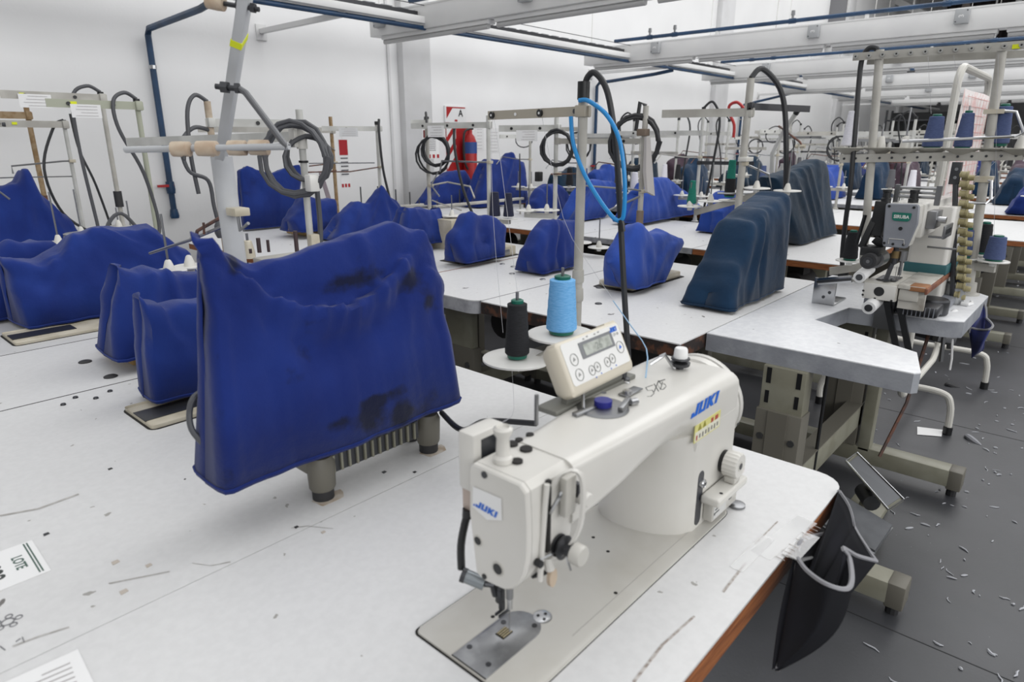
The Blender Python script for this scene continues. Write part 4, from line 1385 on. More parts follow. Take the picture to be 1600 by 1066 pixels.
m.loft([col_sec(z, xl) for z, xl in ((bedz - .002, .812), (.80, .813), (.85, .813), (.885, .808), (.9, .796), (.914, .778), (.926, .752))])
o = m.build('arm_and_column', JW, J, ang=40)
# motor housing with its end plate
MC = V((1.004, .476, .913))
m = MB()
m.lathe(MC, [(.07, -.004), (.0795, 0), (.0795, .018)], axis=(1, 0, 0), n=48)
o = m.build('motor_housing', JW, J, ang=40)
MB().lathe(MC, [(.077, .018), (.077, .021)], axis=(1, 0, 0), n=48).build('housing_groove', GAP, o)
w = MB().lathe(MC, [(.075, .021), (.0805, .023), (.0805, .033), (.077, .039), (.03, .043)], axis=(1, 0, 0), n=48).build('hand_wheel', JW, J, ang=40)
for a in (200, 255, 310, 145):
    q = MC + V((.028, .081 * math.cos(math.radians(a)), .081 * math.sin(math.radians(a))))
    MB().cyl(q - V((0, .0, 0)), q + (q - MC - V((.028, 0, 0))) * .012, .003, n=8).build('grub_screw', DSTEEL, w)
# head
hd = [(.490, .992), (.485, .9965), (.413, .9965), (.404, .989), (.402, .96), (.401, .93), (.402, .905), (.406, .885), (.413, .869), (.424, .856), (.436, .849), (.470, .845), (.482, .85), (.492, .93)]
m = MB()
a = m.ring([(.484, y, z) for y, z in hd])
b = m.ring([(.556, y, z) for y, z in hd])
m.skin(a, b)
m.bm.faces.new(a[::-1])
m.bm.faces.new(b)
o = m.build('head', JW, J)
m = MB()
cy_, cz_ = .447, .93
a = m.ring([(.476, cy_ + (y - cy_) * .96, cz_ + (z - cz_) * .965) for y, z in hd])
a2 = m.ring([(.478, cy_ + (y - cy_) * .99, cz_ + (z - cz_) * .99) for y, z in hd])
b = m.ring([(.4835, cy_ + (y - cy_) * .995, cz_ + (z - cz_) * .995) for y, z in hd])
m.skin(a, a2)
m.skin(a2, b)
m.bm.faces.new(a[::-1])
m.bm.faces.new(b)
fp = m.build('face_plate', JW, J)
XFP = .4758
for (x, y, rr, mm) in ((757, 742, .0042, DSTEEL), (747, 845, .0052, BLACK), (778, 889, .0068, BLACK), (757, 901, .0034, BLACK)):
    q = px(x, y, XFP)
    MB().cyl(q + V((.001, 0, 0)), q - V((.0012, 0, 0)), rr, n=16).build('screw_hole', mm, fp)
    if rr > .005:
        MB().cyl(q + V((.002, 0, 0)), q - V((.0006, 0, 0)), rr * 1.35, n=16).build('hole_rim', JW2, fp)
# badge: white paper shield with lettering


def logo(root, M, h, mm, name='lettering', k=1.):
    """Heavy slanted capitals, each its own mesh."""
    s = .22
    L = {'J': [(.0, 0), (.62, 0), (.62, 1), (.36, 1), (.36, .24), (.24, .24), (.24, .4), (.0, .4)],
         'U': [(.0, 0), (.7, 0), (.7, 1), (.46, 1), (.46, .24), (.24, .24), (.24, 1), (0, 1)],
         'K': [(0, 0), (.24, 0), (.24, .36), (.48, 0), (.78, 0), (.44, .52), (.76, 1), (.48, 1), (.24, .66), (.24, 1), (0, 1)],
         'I': [(0, 0), (.25, 0), (.25, 1), (0, 1)]}
    x = 0
    for ch, adv in (('J', .72), ('U', .82), ('K', .86), ('I', .3)):
        MB().poly([((x + a + s * b) * h * k, b * h) for a, b in L[ch]], M, .0005).build(name, mm, root)
        x += adv


b0, b1, b2, b3, b4 = px(740, 760, XFP), px(784, 779, XFP), px(785, 813, XFP), px(762, 812, XFP), px(739, 791, XFP)
Mb = frame((XFP - .0006, b0.y, b0.z), (0, -1, 0), (0, 0, 1))
MB().poly([((b0.y - q.y), q.z - b0.z) for q in (b0, b1, b2, b3, b4)][::-1], Mb, .0005).build('paper_badge', PAPER, fp)
q = px(743, 794, XFP)
q2 = px(782, 800, XFP)
Ml = frame((XFP - .0012, q.y - .001, q.z + .0035), (0, -1, -.06), (0, 0, 1))
logo(fp, Ml, .0085, LOGOB, k=1.45)
MB().poly([(0, 0), (.003, 0), (.003, .003)], frame((XFP - .0012, q.y + .003, q.z + .0035), (0, -1, 0), (0, 0, 1)), .0005).build('lettering', LOGOB, fp)
# ribs and thread guard on the operator's side of the head
m = MB()
m.tube([V((.499, .4015, .868)), V((.5, .4, .915)), V((.502, .399, .96)), V((.505, .3985, .99))], .0035, n=8)
m.build('groove_rib', JW, J)
MB().box(.508, .514, .3985, .404, .90, .992, .001).build('take_up_slot', GAP, J)
tl = MB()
tl.tube([V((.511, .398, .952)), V((.511, .388, .972)), V((.514, .386, .98)), V((.517, .39, .975))], .0022, n=6, smooth=4)
tl.build('take_up_lever', CHROME, J)
gp = [V((.515, .399, .985)), V((.52, .392, 1.0)), V((.533, .384, 1.002)), V((.541, .379, .99)), V((.542, .377, .96)), V((.538, .379, .925)), V((.528, .39, .897)), V((.52, .398, .885))]
gs = spline(gp, 5)
m = MB()
m.loft([[p_ + V((-.004, .0, 0)), p_ + V((-.003, -.0035, 0)), p_ + V((.003, -.0035, 0)), p_ + V((.004, 0, 0))] for p_ in gs])
m.build('take_up_guard', JW, J, ang=60)
m = MB()
m.box(.527, .547, .388, .398, .94, .99, .003)
m.build('guide_block', JW2, J)
# small upper tension and main tension with dial
c = MB().lathe((.557, .397, .955), [(.006, 0), (.006, .006), (.0085, .006), (.0085, .018), (.007, .02)], axis=(0, -1, 0), n=20).build('pre_tension_knob', JW, J)
MB().box(.549, .556, .388, .397, .955, .975, .001).build('pre_tension_hook', DSTEEL, J)
m = MB()
m.lathe((.530, .402, .9), [(.006, 0), (.014, .002), (.014, .004), (.006, .006), (.014, .008), (.015, .011), (.008, .014), (.008, .024)], axis=(0, -1, 0), n=24)
t_ = m.build('tension_discs', DSTEEL, J)
m = MB()
m.lathe((.530, .378, .9), [(.008, 0), (.0125, .001), (.0125, .011), (.011, .014), (.004, .0145)], axis=(0, -1, 0), n=28)
m.build('tension_dial', JW2, t_)
MB().tube([V((.53, .39, .9)), V((.53, .386, .885)), V((.535, .385, .87))], .0015, n=6).build('check_spring', CHROME, t_)
MB().cyl((.492, .402, .896), (.492, .394, .896), .0045, n=12).build('guide_screw', BLACK, J)
MB().tube([V((.495, .399, .899)), V((.505, .396, .9)), V((.518, .396, .898))], .0015, n=6).build('thread_guide', CHROME, J)
# knee/presser lever tag and hand lifter
MB().tube([V((.505, .418, .862)), V((.51, .405, .87)), V((.516, .4, .874))], .003, n=8).build('lifter_shaft', BLACK, J)
m = MB()
m.loft([[V((.516 + .007 * math.cos(a), .4 - d, .865 + .0125 * math.sin(a))) for a in [2 * PI * i / 16 for i in range(16)]] for d in (0, .005)])
m.build('lifter_tab', mat('tab_beige', 'b8a691', .4), J)
MB().cyl((.515, .4, .875), (.513, .402, .892), .006, n=10).build('lifter_stud', JW, J)
# needle bar, presser bar and foot
nb = MB().cyl((.503, .452, .846), (.503, .452, .815), .0046, n=12).build('needle_bar', STEEL, J)
MB().cyl((.503, .452, .815), (.503, .452, .80), .0038, n=10).build('needle_clamp', CHROME, nb)
MB().cyl((.503, .452, .8), (.503, .452, .765), .0009, n=6).build('needle', CHROME, nb)
MB().cyl((.503, .452, .846), (.503, .452, .832), .0062, n=12).build('bar_bushing', mat('bushing_brown', '50301f', .5), nb)
pb = MB().cyl((.503, .468, .846), (.503, .468, .812), .0045, n=12).build('presser_bar', DSTEEL, J)
MB().cyl((.503, .468, .846), (.503, .468, .832), .0075, n=12).build('bar_bushing', MATS['bushing_brown'], pb)
m = MB().box(.4985, .508, .463, .473, .80, .82, .002)
m.box(.500, .507, .462, .469, .79, .805, .002)
m.bar((.494, .462, .787), (.513, .462, .787), .003, .004, bev=.001)
m.bar((.494, .468, .787), (.508, .468, .787), .003, .004, bev=.001)
m.build('presser_foot', DSTEEL, pb)
MB().cyl((.503, .473, .812), (.503, .48, .812), .004, n=10).build('foot_screw', STEEL, pb)
# thread wiper with its coil
wp = MB().cyl((.478, .505, .835), (.49, .482, .828), .0085, n=16).build('wiper_coil', mat('coil_grey', '8a9094', .3, .5), J)
MB().cyl((.4765, .508, .836), (.479, .503, .8345), .0092, n=16).build('coil_cap', DSTEEL, wp)
MB().tube([V((.49, .482, .828)), V((.497, .475, .826)), V((.5, .473, .81))], .0042, n=8).build('wiper_arm', DSTEEL, wp)
# side box with window, behind the head
sb = MB().box(.49, .545, .497, .524, .945, 1.022, .004).build('side_box', JW, J)
MB().box(.503, .541, .4962, .4972, .975, 1.013, 0).build('window', mat('window_dark', '2b2d31', .25), sb)
MB().box(.493, .502, .5, .522, .91, .947, .003).build('box_neck', mat('neck_pinkish', 'b5a69c', .5), sb)
MB().tube([V((.495, .512, .915)), V((.49, .514, .9)), V((.484, .516, .87)), V((.48, .512, .84))], .005, n=8, smooth=4).build('box_cable', BLACK, sb)
MB().cyl((.495, .512, .918), (.494, .512, .908), .008, n=12).build('cable_gland', BLACK, sb)
# presser knob on the top and oil holes
kb = MB().lathe((.503, .462, .997), [(.0115, 0), (.0118, .006), (.0085, .009), (.0075, .03), (.011, .036), (.0115, .041), (.008, .044), (.007, .041)], n=24).build('pressure_knob', JW, J)
for (x, y, rr) in ((817, 719, .0068), (800, 706, .0055), (828, 693, .0062), (802, 694, .0065)):
    q = pz(x, y, 1.0025)
hz = .9985
for (x, y, rr) in ((789, 717, .0068), (808, 720, .0068), (800, 693, .0075), (822, 701, .0078), (811, 687, .005), (828, 679, .0052)):
    q = pz(x, y, hz)
    MB().cyl(q - V((0, 0, .003)), q + V((0, 0, .0008)), rr, n=18).build('oil_hole', GAP, J)
# pin on the top that carries the thread
q = onarm(838, 664)
MB().cyl(q, q + V((0, 0, .042)), .0028, n=8).build('thread_pin', STEEL, J)
# bobbin winder
wq = onarm(942, 640)
wz = wq.z - .001
bw = MB()
bw.lathe((wq.x, wq.y, wz + .000), [(.034, 0), (.036, .003), (.033, .006), (.012, .007)], n=32)
wd = bw.build('bobbin_winder', STEEL, J)
MB().lathe((wq.x, wq.y, wz + .006), [(.012, 0), (.0125, .001), (.0125, .009), (.012, .0095)], n=24).build('bobbin', mat('bobbin_blue', '20247c', .45), wd)
MB().cyl((wq.x, wq.y, 1.02), (wq.x, wq.y, wz + .026), .0042, n=10).build('winder_shaft', DSTEEL, wd)
m = MB().bar((wq.x - .05, wq.y + .012, wz + .005), (wq.x - .012, wq.y + .006, wz + .007), .01, .005, bev=.001)
m.bar((wq.x + .0, wq.y - .028, wz + .007), (wq.x + .036, wq.y - .018, wz + .009), .008, .01, bev=.001)
m.build('winder_arm', STEEL, wd)
MB().tube([V((wq.x - .03, wq.y + .012, wz + .008)), V((wq.x - .006, wq.y + .03, wz + .017)), V((wq.x - .0, wq.y + .036, wz + .029))], .0025, n=6).build('trip_lever', STEEL, wd)
MB().cyl((wq.x + .034, wq.y - .022, wz + .007), (wq.x + .048, wq.y - .024, wz + .005), .005, n=10).build('winder_screw', CHROME, wd)
q = onarm(985, 616)
m = MB().box(q.x - .022, q.x + .022, q.y - .008, q.y + .008, wz + .002, wz + .004, .0005)
cu = m.build('thread_cutter', STEEL, J)
MB().box(q.x - .004, q.x + .002, q.y + .002, q.y + .01, 1.01, wz + .017, .001).build('cutter_tab', CHROME, cu)
MB().lathe((q.x - .012, q.y - .002, wz + .004), [(.008, 0), (.007, .005)], n=16).build('cutter_screw', CHROME, cu)
q = onarm(973, 597)
s_ = MB().lathe((q.x, q.y, wz + .001), [(.011, 0), (.011, .004), (.006, .006), (.006, .014), (.005, .016)], n=16).build('top_screw', DSTEEL, J)
# upper tension with white knob at the back of the arm
q = onarm(1062, 577)
wz = q.z - .001
tn = MB().lathe((q.x, q.y, wz + .000), [(.006, 0), (.006, .006), (.0155, .008), (.0165, .013), (.007, .016), (.0155, .019), (.015, .021), (.006, .022)], n=28).build('winder_tension', DSTEEL, J)
MB().lathe((q.x, q.y, wz + .021), [(.0115, 0), (.0118, .002), (.0105, .015), (.009, .017)], n=24).build('tension_knob', PAPER, tn)
MB().tube([V((q.x - .012, q.y + .004, wz + .004)), V((q.x - .03, q.y + .014, 1.02)), V((q.x - .034, q.y + .018, wz + .028)), V((q.x - .03, q.y + .016, wz + .028)), V((q.x - .045, q.y + .03, wz + .014))], .003, n=6).build('thread_hook', CHROME, tn)
# handwritten number
PENC = mat('pencil', '4c4c4a', .7)
for st_ in ([(1020, 603), (1009, 607), (1012, 612), (1019, 611), (1022, 616), (1017, 621), (1011, 621)], [(1022, 601), (1029, 613)], [(1029, 596), (1022, 614)], [(1027, 600), (1032, 610), (1035, 598)], [(1039, 594), (1030, 597), (1033, 602), (1038, 601), (1041, 605), (1036, 610), (1031, 610)]):
    MB().tube([onarm(a_, b_, .0008) for a_, b_ in st_], .001, n=4).build('handwriting', PENC, J)

# lettering, warning sticker, dial, lever on the column front
YS = YF - .0003
q = py(1079, 655, YS)
logo(J, frame((q.x, YS, q.z + .0), (1, 0, 0), (0, 0, 1)), .0185, LOGOB, k=1.75)
q0, q1 = py(1083, 692, YS), py(1126, 640, YS)
p0, p1 = V((py(1084, 692, YS).x, YS, .912)), None
sa, sb, sc_ = py(1083.5, 694, YS), py(1126, 640, YS), py(1083.5, 666, YS)
X0, X1, Z0, Z1 = sa.x, sb.x, sa.z, sb.z
SWD, SHT = X1 - X0, Z1 - Z0
st = MB().box(X0, X1, YF - .0008, YF, Z0, Z1).build('warning_sticker', mat('sticker_yellow', 'cfca80', .5), J)
MB().box(X0 + .002, X0 + SWD * .48, YF - .0011, YF - .0007, Z0 + .002, Z0 + SHT * .6).build('sticker_field', mat('sticker_cream', 'd9d7c6', .5), st)
MB().box(X0 + SWD * .5, X1 - .002, YF - .0011, YF - .0007, Z0 + .002, Z0 + SHT * .6).build('sticker_field', mat('sticker_cream', 'd9d7c6', .5), st)
for k in (0, 1):
    MB().poly([(0, 0), (.011, 0), (.0055, .010)], frame((X0 + SWD * (.12 + .18 * k), YF - .0009, Z0 + SHT * .64), (1, 0, 0), (0, 0, 1)), .0004).build('triangle_mark', mat('mark_olive', '8a8530', .6), st)
for i in range(8):
    x = X0 + SWD * (.06 + .115 * i)
    MB().box(x, x + SWD * .05, YF - .0014, YF - .001, Z0 + SHT * (.12 + .05 * (i % 2)), Z0 + SHT * .4).build('pictogram', mat(['mark_grey', 'mark_redish'][i == 0], ['77756f', 'a5483e'][i == 0], .6), st)
for (u, w_) in ((.62, .09), (.78, .12)):
    MB().box(X0 + SWD * u, X0 + SWD * (u + w_), YF - .0012, YF - .0008, Z0 + SHT * .6, Z0 + SHT * .86).build('pictogram', mat('mark_redish', 'a5483e', .6), st)
dl = MB()
n = 36
prof = [(.019, 0), (.019, .002)]
dq = V((.968, YF, .842))
m = MB().lathe(dq, [(.019, 0), (.0195, .006), (.016, .008)], axis=(0, -1, 0), n=32)
m.build('dial_collar', BLACK, J)
rr = []
for d, k in ((.008, 1), (.028, 1), (.031, .9)):
    rr.append([dq + V(((.0215 + (.0008 if i % 3 == 0 else 0)) * k * math.cos(2 * PI * i / 60), -d, (.0215 + (.0008 if i % 3 == 0 else 0)) * k * math.sin(2 * PI * i / 60))) for i in range(60)])
dl = MB().loft(rr).build('stitch_dial', JW, J)
MB().lathe(dq + V((0, -.031, 0)), [(.0055, 0), (.0055, .001)], axis=(0, -1, 0), n=16).build('dial_centre', DSTEEL, dl)
MB().lathe(dq + V((0, -.0308, 0)), [(.009, 0), (.009, .0006)], axis=(0, -1, 0), n=20).build('dial_ring', JW2, dl)
# slot with oil sight and reverse lever
xs = .889
pts = []
for i in range(9):
    a = PI * i / 8
    pts.append((xs + .0095 * math.cos(a), .845 + .0095 * math.sin(a)))
for i in range(9):
    a = PI + PI * i / 8
    pts.append((xs + .0095 * math.cos(a), .768 + .0095 * math.sin(a)))
sl = MB().poly([(x - xs, z) for x, z in pts], frame((xs, YF - .0004, 0), (1, 0, 0), (0, 0, 1)), .0008).build('lever_slot', mat('slot_dark', '35373d', .3), J)
MB().lathe((xs, YF, .834), [(.0075, 0), (.0075, .006), (.006, .008), (.003, .006)], axis=(0, -1, 0), n=18).build('sight_screw', CHROME, sl)
m = MB()
m.box(.889, .999, YF - .034, YF - .002, .799, .813, .004, seg=3)
lv = m.build('reverse_lever', JW, J)
MB().cyl((.915, YF - .025, .813), (.915, YF - .025, .8135), .003, n=10).build('lever_pin', DSTEEL, lv)
MB().box(.952, .974, YF - .03, YF - .012, .814, .824, .002).build('lever_stop', JW2, lv)
pl = MB().box(.906, 1.0, YF - .018, YF - .001, .760, .800, .003).build('lever_plate', JW2, J)
MB().box(.909, .955, YF - .0188, YF - .018, .765, .793).build('type_plate', mat('plate_silver', 'c3c3c1', .4), pl)
for i in range(3):
    MB().box(.913, .945 - .008 * i, YF - .0192, YF - .0188, .786 - .006 * i, .788 - .006 * i).build('print_line', INK, pl)
MB().box(.966, .977, YF - .019, YF - .017, .776, .79, .001).build('plate_window', BLACK, pl)
MB().cyl((.912, YF - .019, .774), (.912, YF - .017, .774), .0025, n=8).build('plate_screw', BLACK, pl)
MB().lathe((1.0, .374, T + .0005), [(.014, 0), (.014, .004), (.011, .005)], n=20).build('hinge_cap', STEEL, J)
# throat plate, feed dog, bobbin cover
pp = [(.437, .43), (.437, .487)]
for i in range(13):
    a = PI / 2 - PI * i / 12
    pp.append((.528 + .0285 * math.cos(a), .4585 + .0285 * math.sin(a)))
tp = MB().prism(pp[::-1], bedz - .001, bedz + .0009, .0003).build('throat_plate', mat('plate_steel', 'a0a1a3', .38, .85, col2='8d8e90', scale=40), J)
fz = bedz + .001
fd = MB().box(.497, .515, .457, .471, fz, fz + .0006).build('feed_slot', GAP, tp)
for k in range(4):
    MB().box(.498 + .0, .514, .4578 + .0033 * k, .4595 + .0033 * k, fz + .0004, fz + .002).build('feed_dog', mat('brass_pale', 'a59a7d', .35, .8), tp)
for (x, y, mm) in ((.52, .478, DSTEEL), (.542, .444, BLACK), (.455, .443, DSTEEL), (.46, .48, DSTEEL)):
    MB().cyl((x, y, fz - .0002), (x, y, fz + .0006), .0036, n=12).build('plate_screw', mm, tp)
MB().box(.4365, .4375, .43, .487, bedz - .004, bedz + .0012).build('plate_gap', GAP, tp)
bc = MB().lathe((.562, .447, bedz), [(.0125, -.001), (.0125, .001), (.011, .0014)], n=24).build('bobbin_cover', CHROME, J)
for a in (0, 120, 240):
    q = V((.562 + .006 * math.cos(math.radians(a)), .447 + .006 * math.sin(math.radians(a)), bedz + .0014))
    MB().cyl(q, q + V((0, 0, .0005)), .0022, n=8).build('cover_hole', BLACK, bc)
for (x, y) in ((927, 840), (950, 862), (962, 927), (770, 964)):
    q = pz(x, y, bedz)
    MB().cyl(q - V((0, 0, .001)), q + V((0, 0, .0004)), .0028, n=10).build('bed_hole', GAP, J)
MB().box(.56, .98, .3965, .3975, bedz, bedz + .0003).build('bed_line', mat('bed_line_grey', 'aaa8a4', .5), J)
q = pz(946, 766, bedz)
MB().prism(rrect(.72, .775, .585, .612, .01), T + .0002, T + .0006).build('table_inlay', mat('inlay', 'b9b7b2', .4), TA)
# control panel, tilted back, on its bracket
PA, PB = py(893, 621, .49), py(997, 578, .497)
PT = py(975, 516, .525)
xd = V((1, .03, .0))
zd = V((0, .5, 1)).normalized()
PH = .079
PWD = (PB - PA).length * .985
Mp = frame(V((PA.x + .004, .487, 1.016)), xd, zd)
xd, yd, nd = Mp.col[0].to_3d(), Mp.col[1].to_3d(), Mp.col[2].to_3d()
PW = .163
cp = MB()
rings = []
for d, k in ((-.034, .006), (-.02, 0), (-.004, 0), (0, .004)):
    rings.append([Mp @ V((x, y, d)) for x, y in rrect(k, PW - k, k, PH - k, .008)])
cp.loft(rings)
cb = cp.build('control_panel', PANELW, J, ang=50)
MB().poly(rrect(.007, PW - .007, .014, PH - .004, .005), Mp @ Matrix.Translation((0, 0, .0002)), .0006).build('panel_sheet', mat('panel_sheet_white', 'd8d8d6', .35), cb)
def P2(u, v, d=.0009):
    return Mp @ Matrix.Translation((u * PW, v * PH, d))
MB().poly(rrect(0, .086, 0, .024, .001), P2(.28, .56), .0005).build('display_frame', mat('display_frame_grey', '6e7073', .3), cb)
MB().poly(rrect(0, .07, 0, .0165, .001), P2(.335, .60, .0014), .0004).build('display', mat('display_lcd', 'a9ada6', .25, col2='8c9089', scale=60), cb)
text('26', .015, P2(.56, .69, .0018), mat('lcd_ink', '707570', .5), cb, name='display_digits', ext=.0001)
ICON = mat('icon_grey', '8d8d8b', .6)
for (u, v, rr) in ((.16, .62, .0085), (.16, .34, .0085), (.345, .32, .007), (.435, .335, .007), (.60, .34, .007), (.69, .36, .007), (.87, .5, .009)):
    M = P2(u, v, .0012)
    bt = MB().tube([M @ V((rr * math.cos(2 * PI * i / 20), rr * math.sin(2 * PI * i / 20), 0)) for i in range(20)], .0006, n=4, closed=True).build('button_ring', ICON, cb)
    MB().poly([(-rr * .4, -rr * .3), (rr * .4, -rr * .1), (0, rr * .4)], M, .0003).build('button_mark', LOGOB if u > .8 else ICON, bt)
for (u, v) in ((.37, .17), (.46, .2), (.62, .2), (.71, .215)):
    MB().poly(rrect(-.001, .001, -.001, .001, .0003), P2(u, v, .0012), .0003).build('indicator', LOGOB, cb)
for (u, v) in ((.38, .9), (.44, .92), (.56, .91), (.62, .92)):
    MB().poly(rrect(-.002, .002, -.001, .001, .0003), P2(u, v, .0012), .0003).build('print_mark', ICON, cb)
logo(cb, P2(.79, .82, .0012) @ Matrix.Translation((0, 0, 0)), .0072, LOGOB)
text('CP-18', .006, P2(.87, .76, .0012), ICON, cb, name='type_text', ext=.0001)
text('\u2196'.replace('\u2196', ''), .001, P2(.9, .9), ICON, cb) if False else None
hp = MB()
hp.box(0, 1, 0, 1, 0, 1)
hp.bm.free()
MB().poly(rrect(.13, .158, PH - .003, PH + .002, .002), Mp @ Matrix.Translation((0, 0, -.02)), .016).build('panel_clip', PANELW, cb)
m = MB().box(PA.x - .02, PA.x + PW + .02, .50, .535, .992, 1.0, .002)
m.box(PA.x + .01, PA.x + PW - .01, .505, .515, .998, 1.03)
m.build('panel_bracket', mat('bracket_grey', '75756f', .5, .3), J)

# --- its thread stand, clamped behind the table end
SX, SY = 1.245, .9
s_ = stand('near thread stand with black pole cap holding a black and a light blue thread cone', SX, SY, 1.465, .0108, POLE, cap=None, base=.72)
MB().cyl((SX, SY, 1.437), (SX, SY, 1.474), .0135, n=14).build('pole_cap', BLACK, s_)
MB().bar((SX + .0, SY, .73), (1.15, .84, .73), .04, .02, bev=.002).build('table_clamp', POLE, s_)
for z in (1.03, .985):
    MB().lathe((SX, SY, z), [(.0135, 0), (.0145, .004), (.0135, .03)], n=16).build('pole_joint', POLE, s_)
a1 = px(738, 176, 1.245)
ad = math.radians(82)
a_ = flat_arm(s_, (SX, SY, 1.413), 82, .335, mat('arm_beige', 'a8a193', .45), .021, .005, 0)
dv = V((math.cos(ad), math.sin(ad), 0))
for t in (.015, .315, .135):
    q = V((SX, SY, 1.413)) + dv * t
    s2 = V((-dv.y, dv.x, 0))
    if t == .135 or t == .315:
        MB().cyl(q + s2 * .002, q + s2 * .008, .0085, n=14).build('eyelet', BLACK, a_)
        MB().cyl(q + s2 * .008, q + s2 * .0085, .003, n=8).build('eyelet_hole', PAPER, a_)
    else:
        MB().cyl(q + s2 * .002, q + s2 * .012, .0055, n=10).build('arm_screw', DSTEEL, a_)
q = V((SX, SY, 1.413)) + dv * .225
MB().cyl(q - V((.004, 0, 0)), q + V((-.0045, 0, 0)) * 1, .004, n=10).build('arm_hole', PAPER, a_)
P1, P2_ = EYE + ray(808, 562) * 1.42, EYE + ray(877, 524) * 1.44
for q in (P1, P2_):
    pan(s_, q.x, q.y, q.z, .075, PAN, .15, False)
MB().tube([V(P1) + V((0, 0, -.022)), V(P2_) + V((0, 0, -.022)), V((SX, SY, P2_.z - .02))], .007, n=8).build('pan_bar', POLE, s_)
YBK = MATS['yarn_black']
YLB = mat('yarn_light_blue', '5f9fd4', .8, col2='74aede', scale=90, stretch=(1, 1, 8))
cone('black thread cone with green tip on the left white pan of the near stand', (P1.x, P1.y, P1.z + .006), .128, .0265, .0205, YBK)
cone('light blue thread cone on the white pan behind the control panel', (P2_.x, P2_.y, P2_.z + .006), .128, .0335, .027, YLB)
# black hose and light blue air hose running over the pole
hs = MB().tube([V((SX, SY, 1.455)), px(918, 121, SX), px(930, 114, SX), px(947, 138, SX), px(957, 185, SX), px(964, 250, SX), px(970, 350, SX), px(975, 450, SX), px(982, 560, SX)], .0068, n=10, smooth=8).build('black_hose', CABLE)
tag(hs, 'long black cable arching over the capped pole and hanging down past the tables', 'cable')
XH = 1.23
hs = MB().tube([px(892, 182, XH), px(896, 225, XH), px(912, 270, XH), px(935, 310, XH), px(958, 340, XH), px(970, 344, XH), px(975, 330, XH), px(976, 280, XH), px(968, 220, XH), px(948, 180, XH), px(920, 158, XH), px(905, 157, XH)], .0048, n=10, smooth=8).build('air_hose', AIR)
tag(hs, 'bright blue looping air hose hung from the near pole beside the black cable', 'hose')
MB().tube([px(970, 344, XH), px(972, 350, XH), px(973, 362, XH)], .006, n=8).build('hose_fitting', BLACK, hs)
# threads
THR = mat('thread_grey', 'b4b4b8', .7)
th = []
q1 = V((SX, SY, 1.413)) + dv * .315
for nm_, pts in (('pale thread running from the black cone up to the near stand guide arm', [V(P1) + V((0, 0, .15)), q1, px(770, 330, 1.2), px(786, 520, 1.15)]),
                 ('pale thread falling from the guide arm of the near stand past the blue cone', [V((SX, SY, 1.413)) + dv * .135, px(880, 340, 1.22), px(925, 420, 1.2), px(960, 470, 1.1)])):
    t_ = MB().tube(pts, .00045, n=4, smooth=3).build('thread', THR)
    tag(t_, nm_, 'thread')
t_ = MB().tube([pz(1062, 575, 1.03) + V((-.045, .03, -.01)), px(1010, 545, 1.05), px(985, 508, 1.15), px(958, 470, 1.2)], .0013, n=5, smooth=3).build('thread', mat('thread_blue', '8fb0cc', .7))
tag(t_, 'light blue thread sagging from the winder tension to the black cable', 'thread')
t_ = MB().tube([px(800, 580, 1.05), px(803, 640, .85), V((.503, .462, 1.046))], .0004, n=4, smooth=3).build('thread', THR)
tag(t_, 'fine thread dropping from the left white pan to the machine head', 'thread')
# dark cables lying behind the machine head
t_ = MB().tube([px(690, 645, .82), px(722, 672, .75), px(760, 658, .82), px(838, 662, .85)], .0055, n=8, smooth=6).build('machine_cable', CABLE)
tag(t_, 'black cable lying on the table between the big cover and the uncovered machine', 'cable')
# ------------------------------------------------------------------ the table with the open slot and its multi-needle machine
SL = mat('laminate_bluish', 'dadbdd', .35, col2='d2d3d6', scale=50, specks=[(9, .45, '77787c')])
SE = mat('edge_bluegrey', '8a8d94', .45, col2='9b9ea4', scale=12, bump=.1, bscale=120)
poly = [(1.97, .3), (1.99, .287), (2.185, .335), (2.37, .69), (2.64, .65), (2.66, .34), (2.69, .29), (3.22, .285), (3.26, .32), (3.26, .896), (1.965, .896)]
TS = thing('sewing_table', 'white table with blue grey edge and an open slot, under the many-spooled machine', 'table', (2.6, .6, 0), 'white sewing tables')
MB().prism(poly[::-1] if False else poly, T - .004, T, .002).build('laminate', SL, TS)
MB().prism(poly, T - .06, T - .004).build('tabletop', SE, TS)


def aisle_frame(x, y0, y1, yc):
    f = MB().box(x - .04, x + .04, y0 + .03, y1, .045, .115, .004).build('foot_bar', LEGM, TS)
    MB().box(x - .041, x + .041, y0, y0 + .05, .035, .117, .006).build('end_cap', LEGD, f)
    MB().cyl((x, y0 + .03, 0), (x, y0 + .03, .04), .018, n=10).build('levelling_foot', DARK, f)
    MB().cyl((x, y1 - .06, 0), (x, y1 - .06, .046), .018, n=10).build('levelling_foot', DARK, f)
    c = MB().box(x - .045, x + .03, yc - .07, yc + .07, .115, .55, .003)
    c.box(x - .052, x - .044, yc - .03, yc + .03, .115, .55)
    c = c.build('lower_column', LEGD, TS)
    u = MB().box(x - .035, x + .028, yc - .065, yc + .065, .5, .69, .003).build('upper_column', LEGM, TS)
    for k in (-1, 1):
        MB().cyl((x - .05, yc + k * .048, .46), (x - .044, yc + k * .048, .46), .011, n=8).build('bolt', STEEL, c)
        MB().box(x - .037, x - .034, yc + k * .045 - .006, yc + k * .045 + .006, .57, .61).build('slot', BLACK, u)
        MB().box(x - .037, x - .034, yc + k * .045 - .007, yc + k * .045 + .007, .635, .685).build('slot', BLACK, u)


